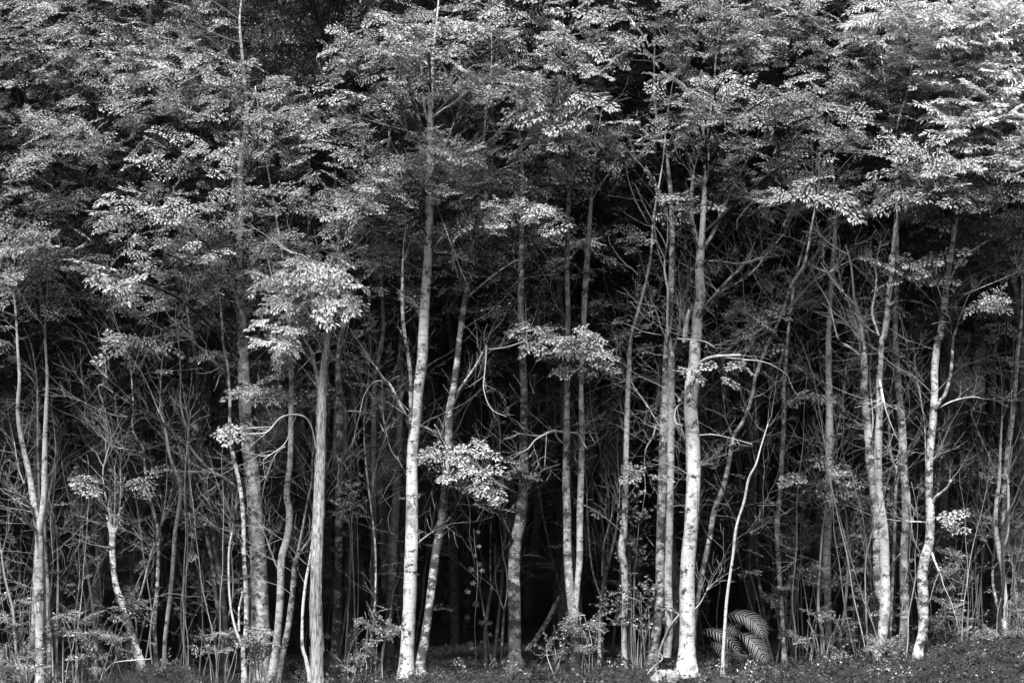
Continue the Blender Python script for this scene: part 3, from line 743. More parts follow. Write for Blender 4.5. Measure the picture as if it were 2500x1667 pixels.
# ------------------------------------------------------------------ boughs in view: traced, with some added for shade
DK = 2500.0 / 2352.0
def bough(key, x, y, hw, hh, doff=-0.3, style='fan', tone=1.0, dens=1.0, mat='leaf', face=.8, droop=(-34, 14), limb=True, scale=1.0):
    """x, y, hw, hh in the 2352-wide view of the photograph; doff: metres in front of (-) or behind the trunk"""
    t = TREES[key]
    dep = t['depth'] + doff
    c = px(x * DK, y * DK, dep)
    rx, rz = hw * DK / F * dep, hh * DK / F * dep
    ry = max(0.35, min(0.9, rx * 0.8))
    mb = MB()
    n = max(5, int(rx * (rz + .18) * 92 * dens / (scale ** 1.5)))
    bough_into(mb, c, rx, ry, rz, n, style, tone * 1.22, face, scale, droop, style == 'fan', True)  # leaf tone raised so these boughs look more brightly lit than the fill
    if True:
        pth = t['path']
        i = int(np.argmin(np.abs(pth[:, 2] - (c[2] - min(1.1, 0.25 + 0.45 * abs(c[0] - np.interp(c[2], pth[:, 2], pth[:, 0])))))))
        s = pth[i]
        L = np.linalg.norm(c - s[:3])
        if L < 3.4:
            r0 = min(max(.009, .010 * L + .004), s[3] * .7 + .003) * (1 if limb else .6)
            mid = s[:3] * .5 + c * .5 + np.array([0, 0, .12 * L])
            e = c + unit(c - s[:3]) * rx * .45 - np.array([0, 0, rz * .4])
            tube(mb, smooth_path(np.array([[*s[:3], r0], [*mid, r0 * .8], [*c, r0 * .55], [*e, .003]]), .1), 5, .06, mat=1)
            for _ in range(max(3, n // 6)):
                q = c + np.array([random.uniform(-.2, .2) * rx, random.uniform(-.2, .2) * ry, -rz * .3])
                ee = c + np.array([random.uniform(-.8, .8) * rx, random.uniform(-.8, .4) * ry, random.uniform(-.4, .2) * rz])
                twig(mb, q, ee - q, np.linalg.norm(ee - q), .005, 1, 0.0, .12, 1)
    t['boughs'].append((mb, mat))

#BOUGHS_BEGIN
B = bough
# middle crown
B('C1', 930, 85, 190, 34, -.9, dens=1.3); B('C1', 985, 128, 90, 26, -1.2, 'long'); B('C1', 1180, 90, 115, 34, -.8); B('C1', 1140, 35, 150, 30, -.4)
B('C1', 800, 120, 70, 40, -.4); B('C1', 870, 230, 120, 40, .1); B('C1', 1120, 190, 130, 40, .3); B('C1', 960, 200, 90, 30, .4)
B('C1', 800, 305, 80, 30, -.5); B('C1', 865, 385, 120, 50, -.6, dens=1.2); B('C1', 905, 445, 130, 36, -.6, dens=1.1); B('C1', 1060, 350, 95, 26, -.4, 'long')
B('C1', 850, 505, 110, 40, .3); B('C1', 930, 565, 60, 30, .1)
B('C2', 1150, 425, 120, 42, -.5, dens=1.2); B('C2', 1290, 415, 75, 26, -.5); B('C2', 1180, 510, 140, 36, -.5, dens=1.2); B('C2', 1055, 555, 70, 36, -.1)
B('C2', 1120, 580, 80, 30, .2); B('C2', 1060, 430, 80, 40, .2)
B('C4', 1400, 62, 60, 34, -1.2, 'long', dens=1.2); B('C4', 1380, 120, 60, 24, -1.2, 'long'); B('C4', 1330, 160, 90, 24, -1.1, 'long'); B('C4', 1235, 222, 62, 26, -1.2, 'long')
B('C4', 1310, 285, 125, 36, -1.1, 'long', dens=1.2); B('C4', 1250, 265, 70, 24, -.9); B('C4', 1420, 345, 90, 36, -.2); B('C4', 1310, 330, 100, 30, -.2)
B('C4', 1310, 795, 105, 36, -.5, 'small', dens=1.5); B('C4', 1350, 835, 70, 24, -.6, 'small', dens=1.2); B('C4', 1230, 770, 50, 20, -.3, 'small')
B('C2', 1015, 1035, 56, 22, -.4, 'small', dens=.8); B('C2', 1050, 1085, 70, 26, -.4, 'small', dens=.8); B('C2', 1100, 1110, 60, 22, -.3, 'small', dens=.7); B('C2', 1140, 1140, 60, 20, -.2, 'small', dens=.6); B('C2', 1090, 1030, 40, 12, -.2, 'small', dens=.5)
B('C3', 1195, 1085, 40, 34, -.3, 'small', dens=.9)
B('C1', 850, 590, 90, 28, .2, dens=.7); B('C1', 770, 470, 70, 30, .1, dens=.7); B('C2', 1110, 625, 70, 22, .1, dens=.6); B('C1', 960, 620, 50, 22, .4, dens=.6)
# left crowns
B('L8', 545, 705, 110, 28, .2, dens=.7); B('L1', 90, 700, 100, 26, .3, dens=.7); B('L2', 290, 690, 100, 28, -.6, dens=.8); B('L8', 430, 675, 110, 28, -.3, dens=.8); B('L1', 20, 760, 50, 22, .4, dens=.6); B('L2', 330, 830, 80, 24, -.1, dens=.5); B('L8', 640, 610, 70, 30, .3, dens=.7)
B('L8', 430, 370, 160, 44, -1.0); B('L8', 330, 485, 120, 44, -1.2, dens=1.1); B('L8', 480, 480, 100, 40, -.9, dens=1.1); B('L8', 620, 445, 110, 36, -.7)
B('L8', 400, 590, 140, 36, -.9); B('L8', 245, 628, 52, 26, -1.6, 'long', dens=1.1); B('L8', 520, 560, 110, 40, -.4); B('L8', 660, 560, 80, 40, .2)
B('L8', 560, 650, 100, 36, .0); B('L8', 700, 235, 120, 40, -.3); B('L8', 640, 330, 110, 36, -.2); B('L8', 430, 260, 160, 50, -.4)
B('L2', 420, 170, 170, 60, -1.4); B('L2', 560, 190, 110, 50, -1.2); B('L2', 270, 300, 130, 60, -1.2); B('L2', 300, 100, 120, 50, -1.0)
B('L1', 150, 180, 130, 70, .3); B('L1', 60, 120, 80, 70, .2); B('L1', 120, 330, 130, 60, .2); B('L1', 60, 480, 100, 50, -.3); B('L1', 170, 470, 90, 40, -.2)
B('L1', 50, 560, 70, 30, -.6, 'long'); B('L1', 150, 600, 110, 36, .2); B('L1', 60, 640, 90, 36, .4); B('L1', 30, 260, 90, 60, .2)
B('L2', 295, 782, 52, 10, -2.2, 'long', dens=1.0, limb=False); B('L8', 600, 900, 42, 16, -.9, 'long', dens=.8, limb=False); B('L6', 480, 822, 52, 16, -.6, dens=.9)
B('L8', 520, 985, 40, 22, -.4, 'small', dens=.8, limb=False)
for (x, y, hw, hh, do) in [(635, 640, 48, 20, .1), (700, 600, 46, 20, -.1), (762, 592, 34, 20, -.1), (785, 645, 40, 20, -.3), (715, 655, 52, 22, -.4), (640, 700, 42, 20, -.3), (765, 705, 46, 20, -.4),
                           (612, 752, 32, 16, -.4), (690, 735, 46, 20, -.2), (805, 695, 26, 14, -.2), (655, 778, 26, 18, -.5), (680, 680, 60, 30, .2), (745, 660, 60, 30, .3)]:
    B('L11', x, y, hw, hh, do, 'broad', mat='leaf_big', dens=1.0, face=.75, droop=(-48, 22), limb=y < 730)
B('L11', 648, 815, 14, 22, -.5, 'broad', mat='leaf_big', dens=1.2, face=.9, droop=(-85, -50), limb=False)
# right crowns
B('R1', 1600, 55, 130, 36, -.7); B('R1', 1720, 105, 110, 34, -.6); B('R1', 1560, 130, 90, 36, -.1); B('R1', 1800, 210, 80, 22, -1.2, 'long', dens=1.1)
B('R1', 1880, 262, 130, 26, -1.1, dens=1.1); B('R1', 1700, 285, 90, 26, -.6); B('R1', 1780, 368, 130, 22, -.5); B('R1', 1838, 448, 88, 15, -1.2, 'long', dens=1.2, limb=False)
B('R1', 1540, 478, 36, 22, -.6, 'long', dens=.9, limb=False); B('R1', 1640, 395, 60, 24, -.1); B('R1', 1960, 330, 90, 26, -.4); B('R1', 1560, 300, 110, 40, .5)
B('R6', 1950, 110, 130, 50, -1.6); B('R6', 2000, 190, 110, 40, -1.6); B('R6', 1850, 60, 110, 40, -1.2); B('R6', 2060, 320, 80, 40, -1.4); B('R6', 1920, 420, 110, 30, -.6)
B('R7', 2050, 440, 110, 34, -.3, dens=.9); B('R7', 2130, 355, 60, 26, -.8, 'long'); B('R7', 2062, 618, 76, 17, -.5, 'long', dens=1.2, limb=False); B('R7', 1960, 470, 70, 26, .1)
B('R9', 2210, 395, 130, 30, -.3, 'long', dens=1.2); B('R9', 2150, 430, 90, 26, -.4, 'long', dens=1.1); B('R9', 2300, 440, 90, 30, -.3, 'long'); B('R9', 2200, 470, 130, 28, -.2)
B('R9', 2270, 698, 96, 12, -.5, dens=1.1, limb=False); B('R9', 2280, 560, 90, 34, .3); B('R9', 2330, 600, 60, 30, .2)
B('R9', 2260, 320, 120, 50, .1); B('R10', 2330, 500, 60, 36, -.3)
for (x, y, hw, hh) in [(2230, 60, 130, 60), (2320, 140, 90, 70), (2180, 160, 100, 60), (2290, 240, 110, 60), (2130, 60, 100, 50), (2220, 290, 90, 40), (2350, 330, 70, 60), (2060, 40, 90, 40), (2340, 20, 90, 50), (2270, 20, 110, 40), (2330, 90, 80, 40), (2200, 110, 90, 40), (2340, 240, 60, 60)]:
    B('R10', x, y, hw, hh, -1.1, 'fine', mat='leaf_pale', dens=1.3, face=.9, droop=(-18, 28), limb=False, scale=1.1)
B('R1', 1620, 285, 100, 28, -1.1, dens=.9); B('R1', 1650, 205, 100, 30, -1.3, dens=.9); B('R1', 1560, 215, 80, 30, -1.0, dens=.8); B('R1', 1680, 330, 70, 20, -.9, dens=.8)  # boughs added to cast shade on the upper fork of this trunk
# lower sprigs
B('R2', 1745, 760, 55, 34, -.1, 'small', dens=.5); B('R1', 1700, 850, 36, 24, -.5, 'small', dens=.8, limb=False); B('R1', 1600, 860, 36, 20, -.3, 'small', dens=.8, limb=False)
B('R6', 1880, 1095, 80, 34, -1.1, 'small', dens=.8); B('R6', 1960, 1125, 70, 20, -1.1, 'small', dens=.7, limb=False); B('C6', 1480, 1085, 44, 20, -.3, 'small', dens=.8, limb=False)
B('R5', 1850, 915, 40, 14, -.3, 'small', dens=.6); B('R9', 2190, 1190, 30, 24, -.3, 'small', dens=.8, limb=False)
B('R10', 2240, 1080, 70, 30, .3, 'small', dens=.6, limb=False); B('R11', 2250, 870, 100, 70, -.4, dens=.4, limb=False); B('R11', 2320, 760, 80, 60, -.4, dens=.4, limb=False)
B('L3', 165, 1120, 60, 22, -.2, 'small', dens=.5, limb=False); B('L4', 350, 1110, 40, 30, -.1, 'small', dens=.5, limb=False)
B('L3', 275, 1130, 14, 60, -.1, 'small', dens=1.3, limb=False, scale=.7, droop=(20, 85))
#BOUGHS_END

# ------------------------------------------------------------------ the rest of each front tree's crown, in shade between and behind the boughs
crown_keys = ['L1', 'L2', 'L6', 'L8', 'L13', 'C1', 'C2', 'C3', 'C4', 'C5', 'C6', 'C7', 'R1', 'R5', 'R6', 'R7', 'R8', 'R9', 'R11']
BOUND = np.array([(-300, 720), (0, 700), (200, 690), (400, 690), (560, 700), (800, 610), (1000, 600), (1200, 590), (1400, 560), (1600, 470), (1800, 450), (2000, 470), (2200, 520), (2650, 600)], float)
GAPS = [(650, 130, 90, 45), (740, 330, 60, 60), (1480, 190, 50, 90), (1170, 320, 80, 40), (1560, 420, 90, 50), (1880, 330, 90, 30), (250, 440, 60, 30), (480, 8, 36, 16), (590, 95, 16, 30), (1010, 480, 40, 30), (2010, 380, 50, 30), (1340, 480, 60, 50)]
DARK_KEYS = ['L2', 'L6', 'L13', 'C3', 'C5', 'C7', 'C8', 'R5', 'R6', 'R11']       # second-row trees, leaf colour darkened to imitate shade
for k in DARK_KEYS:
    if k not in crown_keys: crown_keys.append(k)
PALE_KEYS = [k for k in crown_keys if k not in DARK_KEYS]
POCKETS = [(650, 130, 120, 70), (745, 320, 80, 90), (1480, 200, 70, 130), (1165, 270, 110, 60), (1560, 400, 150, 70), (1880, 340, 110, 36), (1760, 150, 100, 36), (230, 430, 90, 36), (1010, 480, 50, 40), (2000, 390, 80, 40), (1345, 480, 80, 60), (1440, 430, 70, 60), (575, 300, 70, 40), (345, 245, 60, 36), (850, 185, 80, 26), (1040, 280, 50, 40), (2080, 520, 90, 40), (120, 640, 90, 30)]
def in_pocket(x, y):
    return any(((x - a) / c) ** 2 + ((y - b) / d) ** 2 < 1 for a, b, c, d in POCKETS)
tips = {k: TREES[k]['path'] for k in crown_keys}
count = 0
while count < 580:
    x = random.uniform(-260, 2620); y = random.uniform(-330, np.interp(x, BOUND[:, 0], BOUND[:, 1]))
    if any(((x - a) / c) ** 2 + ((y - b) / d) ** 2 < 1 for a, b, c, d in GAPS): continue
    pk = in_pocket(x, y)
    if pk and random.random() < .5: continue
    gap = pk or math.sin(x * .0145 + 1.3 * math.sin(y * .013)) * math.sin(y * .024 + .9 * math.sin(x * .011)) < -0.08 and y > 0
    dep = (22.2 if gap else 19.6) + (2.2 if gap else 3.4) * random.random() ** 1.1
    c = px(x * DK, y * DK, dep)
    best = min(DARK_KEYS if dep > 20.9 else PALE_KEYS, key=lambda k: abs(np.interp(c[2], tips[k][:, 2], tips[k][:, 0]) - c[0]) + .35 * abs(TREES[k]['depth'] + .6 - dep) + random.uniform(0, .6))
    bough_into(TREES[best]['fill'], c, random.uniform(.35, .7), random.uniform(.35, .6), random.uniform(.12, .3), random.randint(4, 8), 'fan' if random.random() < .8 else 'long', face=.5, simple=True)
    # thin limb inside the crown
    pth = tips[best]; s = pth[int(np.argmin(np.abs(pth[:, 2] - (c[2] - .9))))]
    L = np.linalg.norm(c - s[:3])
    if L < 3.2:
        twig(TREES[best]['fill'], s[:3], c - s[:3] + np.array([0, 0, -.25 * L]), L, .008 + .004 * L, 1, .05, .09, 1)
    count += 1
# sunlit outer foliage that ties the boughs together, and unseen crown tops, oversized leaves added to block sun
count = 0
while count < 300:
    x = random.uniform(-200, 2560); y = random.uniform(-60, np.interp(x, BOUND[:, 0], BOUND[:, 1]) - 40)
    if any(((x - a) / c) ** 2 + ((y - b) / d) ** 2 < 1 for a, b, c, d in GAPS): continue
    if math.sin(x * .0145 + 1.3 * math.sin(y * .013)) * math.sin(y * .024 + .9 * math.sin(x * .011)) < 0.05: continue
    if in_pocket(x, y): continue
    dep = 18.0 + 1.8 * random.random() + (1.3 if x > 1900 else 0)
    c = px(x * DK, y * DK, dep)
    best = min(PALE_KEYS, key=lambda k: abs(np.interp(c[2], tips[k][:, 2], tips[k][:, 0]) - c[0]) + .35 * abs(TREES[k]['depth'] - dep) + random.uniform(0, .6))
    bough_into(TREES[best]['fill'], c, random.uniform(.3, .6), random.uniform(.3, .5), random.uniform(.1, .25), random.randint(3, 7), 'fan', face=.75, simple=True, scale=random.uniform(.8, 1.05))
    count += 1
for _ in range(520):
    x = random.uniform(-400, 2750); y = random.uniform(-620, -30); dep = random.uniform(19.4, 25.5)
    if 460 < x < 510 and y > -100: continue
    c = px(x * DK, y * DK, dep)
    best = min(crown_keys, key=lambda k: abs(tips[k][-1, 0] - c[0]) + .3 * abs(TREES[k]['depth'] + .8 - dep))
    bough_into(TREES[best]['fill'], c, random.uniform(.6, 1.0), random.uniform(.5, .9), random.uniform(.15, .3), 4, 'fan', face=.3, simple=True, scale=2.8)
for _ in range(290):                              # sparse leaves low down between the trunks
    x = random.uniform(-150, 2500); y = np.interp(x, BOUND[:, 0], BOUND[:, 1]) + 330 * random.random() ** 1.4 - 30; dep = random.uniform(20.0, 23.5)
    c = px(x * DK, y * DK, dep)
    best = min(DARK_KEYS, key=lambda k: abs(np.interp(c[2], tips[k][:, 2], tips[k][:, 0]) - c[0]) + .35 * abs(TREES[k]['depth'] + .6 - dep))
    bough_into(TREES[best]['fill'], c, random.uniform(.25, .6), random.uniform(.25, .5), random.uniform(.05, .2), random.randint(2, 5), 'fan', face=.6, simple=True, scale=random.uniform(.6, 1))
for k, t in TREES.items():
    crown = t['fill'].build('crown', [M['leaf_shaded' if k in DARK_KEYS else 'leaf'], M['twig_dark']], t['root'], False, t['org'])
    if crown: crown['kind'] = 'stuff'
    for mb, mat in t['boughs']:
        o = mb.build('bough', [M[mat], M['twig_dark' if mat == 'leaf' else 'twig']], crown or t['root'], False, t['org'])

# ------------------------------------------------------------------ the wood behind: whole trees from four patterns, each placed singly
def back_tree(i):
    H = random.uniform(10.5, 12.5)
    d = np.array([random.uniform(-.06, .06), random.uniform(-.04, .04), 1])
    pts = [[0, 0, -.3, random.uniform(.07, .10)]]
    p = np.zeros(3)
    for k in range(12):
        p = p + unit(d + np.array([random.gauss(0, .06), random.gauss(0, .06), 0])) * H / 12
        pts.append([*p, pts[0][3] * (1 - .085 * k)])
    path = smooth_path(np.array(pts), .16)
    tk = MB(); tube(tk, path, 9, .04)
    cr, tw = MB(), MB()
    for _ in range(56):
        q = path[random.randint(int(len(path) * .38), len(path) - 1)]
        az = random.uniform(0, 6.28); r = random.uniform(.3, 2.1)
        c = q[:3] + np.array([math.cos(az) * r, math.sin(az) * r, .3 + .25 * r])
        twig(cr, q[:3], c - q[:3], np.linalg.norm(c - q[:3]), .009, 0, .04, .1, 1)
        bough_into(cr, c, random.uniform(.4, .75), random.uniform(.4, .75), random.uniform(.12, .3), random.randint(5, 8), 'fan', face=.25, simple=True, scale=1.6)
    for _ in range(9):
        q = path[random.randint(int(len(path) * .16), int(len(path) * .5))]
        twig(tw, q[:3], rand_dir(random.uniform(0, 6.28), random.uniform(.1, .9)), random.uniform(.6, 1.6), .008, 2)
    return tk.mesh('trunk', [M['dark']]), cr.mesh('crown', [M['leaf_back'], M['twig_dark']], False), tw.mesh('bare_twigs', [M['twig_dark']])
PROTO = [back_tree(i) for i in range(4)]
front_xy = np.array([(t['org'][0], t['org'][1]) for t in TREES.values()])
n_back = 0
BACK, THIN = [], []
y = 22.6
while y < 54:
    half = .40 * y + 2.0
    x = -half + random.uniform(0, 1.2)
    while x < half:
        xx, yy = x + random.uniform(-.6, .6), y + random.uniform(-.7, .7)
        x += 1.75 + .035 * (y - 22)
        if np.min(np.hypot(front_xy[:, 0] - xx, front_xy[:, 1] - yy)) < .8: continue
        dpx = (xx / yy * F + CX) / DK
        if yy < 25 and 900 < dpx < 1270 : continue
        z = float(ground_z(xx, yy))
        r = empty('background_tree', (xx, yy, z), 'slim dim tree deep in the dark wood behind the front row', 'tree', 'dim trees deep inside the wood')
        BACK.append(r)
        s = random.uniform(.88, 1.1) * (1 + .018 * (yy - 22))
        if 340 < dpx < 680: s = min(s, (1.7 + .36 * yy - z) / 12.6)     # lower trees: the sky shows above them
        r.rotation_euler = (0, 0, random.uniform(0, 6.28)); r.scale = (s * random.uniform(.8, 1.05) * (.8 if 250 < dpx < 760 else 1),) * 2 + (s,)
        for nm, me in zip(('trunk', 'crown', 'bare_twigs'), PROTO[n_back % 4]):
            o = bpy.data.objects.new(nm, me); COL.objects.link(o); o.parent = r
            if nm != 'trunk': o['kind'] = 'stuff'
        n_back += 1
    y += 1.75 if y < 40 else 2.6

# thin understorey saplings in the shade
def thin_sapling(i):
    H = random.uniform(3.0, 5.5)
    pts = [[0, 0, -.1, random.uniform(.012, .022)]]; p = np.zeros(3); d = np.array([random.gauss(0, .12), random.gauss(0, .12), 1])
    for k in range(9):
        d = unit(d + np.array([random.gauss(0, .16), random.gauss(0, .16), .12]))
        p = p + d * H / 9; pts.append([*p, pts[0][3] * (1 - .08 * k)])
    path = smooth_path(np.array(pts), .12)
    st, lf = MB(), MB()
    tube(st, path, 6, .05)
    for _ in range(12):
        q = path[random.randint(8, len(path) - 1)]
        twig(st, q[:3], rand_dir(random.uniform(0, 6.28), random.uniform(.2, 1.1)), random.uniform(.3, .9), .004, 1)
    for _ in range(random.randint(4, 12)):
        q = path[random.randint(4, len(path) - 1)]
        a = random.uniform(0, 6.28)
        place_spray(lf, 'small', q[:3] + rand_dir(a, .3) * .1, rand_dir(a, random.uniform(-.4, .3)), UP + TOCAM * .3, random.uniform(.5, .9))
    return st.mesh('stem', [M['dark' if i % 3 else 'twig_dark']]), lf.mesh('foliage', [M['leaf_shrub'], M['twig_dark']], False)  # stem colour darkened to stand in for shade under the trees
SAP = [thin_sapling(i) for i in range(6)]
for k in range(125):
    yy = 19.9 + 11 * random.random() ** 1.3
    xx = random.uniform(-1, 1) * (.38 * yy + .5)
    dpx = (xx / yy * F + CX) / DK
    if 960 < dpx < 1300 and random.random() < .8: continue
    r = empty('thin_sapling', (xx, yy, float(ground_z(xx, yy))), 'thin whip-like sapling among the shaded trunks', 'sapling', 'thin saplings in the shade of the wood')
    THIN.append(r)
    r.rotation_euler = (random.gauss(0, .07), random.gauss(0, .09), random.uniform(0, 6.28)); s = random.uniform(.7, 1.25); r.scale = (s, s, s)
    for nm, me in zip(('stem', 'foliage'), SAP[k % 6]):
        o = bpy.data.objects.new(nm, me); COL.objects.link(o); o.parent = r
        if nm == 'foliage': o['kind'] = 'stuff'

SAPF = [(a.copy(), b) for a, b in SAP]
for a, b in SAPF:
    a.materials[0] = M['twig']  # edge copies without the shade darkening in the stem colour
for k in range(42):
    yy = random.uniform(18.9, 20.6)
    dpx = random.choice((random.uniform(-20, 560), random.uniform(1780, 2370)))
    xx = (dpx * DK - CX) / F * yy
    r = empty('thin_sapling', (xx, yy, float(ground_z(xx, yy))), 'thin pale whip of a sapling in the tangle along the wood edge', 'sapling', 'pale whips along the wood edge')
    r.rotation_euler = (random.gauss(0, .09), random.gauss(0, .12), random.uniform(0, 6.28)); q = random.uniform(.5, 1.0); r.scale = (q * .65, q * .65, q)
    for nm, me in zip(('stem', 'foliage'), SAPF[k % 6]):
        o = bpy.data.objects.new(nm, me); COL.objects.link(o); o.parent = r
        if nm == 'foliage': o['kind'] = 'stuff'

# the ones that can be found by the trunk they stand next to say so
SHORT = {'L1': 'the forked pale trunk at far left', 'L3': 'the snapped leaning sapling', 'L8': 'the thick banded trunk', 'L11': 'the shredded-bark trunk', 'C1': 'the tall middle trunk',
         'C3': 'the mossy kinked trunk', 'C4': 'the twin speckled stems', 'C6': 'the mottled twin trunk', 'R1': 'the brightest stout trunk', 'R5': 'the gently bent grey stem',
         'R7': 'the pale twin trunk', 'R9': 'the S-bend trunk', 'R10': 'the crooked pale clump'}
for pool, far, text in ((BACK, 26.5, 'slim dim tree in deep shade, first %s of %s'), (THIN, 23.0, 'thin whip-like sapling in shade, first %s of %s')):
    used = set()
    for k, nm in SHORT.items():
        u0 = TREES[k]['org'][0] / TREES[k]['org'][1]
        for side, sg in (('left', -1), ('right', 1)):
            cand = sorted((sg * (o.location.x / o.location.y - u0), i) for i, o in enumerate(pool) if o.location.y < far and i not in used and .006 < sg * (o.location.x / o.location.y - u0) < .05)
            if cand:
                used.add(cand[0][1]); pool[cand[0][1]]['label'] = text % (side, nm)

# ------------------------------------------------------------------ shrubs
def shrub(label, x, y, hw, hh, depth, dens=1.0, style='shrub', stems=6):
    c = px(x * DK, y * DK, depth)
    rx, rz = hw * DK / F * depth, hh * DK / F * depth
    gz = float(ground_z(c[0], depth))
    r = empty('shrub', (c[0], depth, gz), label, 'shrub')
    org = np.array(r.location)
    for k in range(stems):
        e = c + np.array([random.uniform(-.7, .7) * rx, random.uniform(-.25, .25), random.uniform(-.2, .7) * rz])
        b = np.array([c[0] + random.uniform(-.12, .12) + .2 * (e[0] - c[0]), depth + random.uniform(-.1, .1), gz - .05])
        m = (b + e) / 2 + np.array([random.gauss(0, .05), random.gauss(0, .05), .05])
        sb = MB(); tube(sb, smooth_path(np.array([[*b, .010], [*m, .007], [*e, .003]]), .08), 5, .05)
        sb.build('stem', M['twig'], r, True, org)
    mb = MB()
    n = int(rx * rz * 150 * dens) + 10
    for _ in range(n):
        a, rr = random.uniform(0, 6.28), math.sqrt(random.random())
        p = c + np.array([rr * math.cos(a) * rx, random.uniform(-.3, .3), rr * math.sin(a) * rz])
        p[2] = max(p[2], gz + .05)
        d = rand_dir(random.uniform(math.pi * .9, math.pi * 2.1), random.uniform(-.3, 1.1))
        place_spray(mb, style, p - d * .12, d, UP + TOCAM * .5 + np.array([random.gauss(0, .3), 0, 0]), random.uniform(.6, 1.05), 1.0, True, True)
    o = mb.build('foliage', [M['leaf_shrub'], M['twig']], r, False, org)
    o['kind'] = 'stuff'
#SHRUBS_BEGIN
shrub('tall leafy bush between the crooked stem and the mottled twin trunk', 1465, 1400, 78, 62, 19.7, 1.5, stems=9)
shrub('upper leafy sprigs of a bush against the mottled twin trunk', 1450, 1230, 44, 90, 19.9, .9)
shrub('small dense bush around the foot of the twin speckled stems', 1345, 1450, 44, 56, 19.4, 1.1, 'small')
shrub('low sprig bush left of the twin speckled stems', 1285, 1480, 42, 50, 19.5, .7)
shrub('leafy shrub under the forked pale trunk at lower left', 170, 1440, 80, 50, 18.9, .7, 'small')
shrub('shrub filling the lower left corner', 45, 1510, 70, 50, 18.7, .8, 'small')
shrub('thin shrub between the snapped sapling and the broad dim trunk', 300, 1410, 44, 60, 19.2, .6, 'small')
shrub('low bright-leaved bush by the paired dark stems', 505, 1470, 60, 26, 19.0, .8, 'small')
shrub('small shrub at the foot of the pale wavy stem', 600, 1475, 40, 36, 18.7, .8, 'small')
shrub('sparse sprig right of the shredded-bark trunk', 870, 1430, 44, 44, 19.4, .6, 'small')
shrub('sparse shrub left of the tall middle trunk foot', 815, 1500, 50, 36, 19.2, .6, 'small')
shrub('wide tangled shrub left of the twin pale trunk', 1900, 1450, 60, 60, 19.9, .9, 'small')
shrub('leafy shrub below the straight grey trunk', 1985, 1420, 60, 70, 20.3, .9, 'small')
shrub('leafy sprays halfway up left of the twin pale trunk', 1870, 1330, 66, 30, 20.2, .8, 'small')
shrub('shrub between the S-bend trunk and the crooked clump', 2200, 1330, 60, 60, 20.1, .8, 'small')
shrub('tangled shrub right of the S-bend trunk foot', 2190, 1430, 60, 50, 19.7, .9, 'small')
shrub('low spreading shrub at the lower right edge', 2310, 1480, 70, 34, 19.3, .9, 'small')
shrub('airy shrub along the right edge below the dim trunk', 2330, 1250, 50, 90, 20.9, .7, 'small')
shrub('sprig shrub left of the dim slim trunk in the shade', 800, 1170, 34, 70, 20.6, .6, 'small')
shrub('tall sprigs against the straight grey trunk', 1990, 1180, 90, 60, 21.4, .5, 'small')
shrub('fine-leaved shrub in front of the foot of the broad dim trunk', 240, 1490, 60, 40, 18.8, .8, 'small')
shrub('upright leafy sprigs left of the forked pale trunk', 40, 1400, 40, 60, 19.3, .6, 'small')
shrub('leafy shrub tucked behind the fern', 1800, 1400, 40, 60, 20.8, .6, 'small')
shrub('low bushy plant at the feet of the pale twin trunk', 2040, 1490, 50, 26, 19.2, .9, 'small')
shrub('twiggy low plant between the crooked clump and the right edge', 2335, 1400, 40, 50, 19.9, .9, 'small')
shrub('sprigs rising right of the S-bend trunk at mid height', 2235, 1200, 56, 40, 20.6, .6, 'small')
shrub('dark airy bush left of the straight grey trunk', 1830, 1230, 50, 50, 21.0, .5, 'small')
#SHRUBS_END

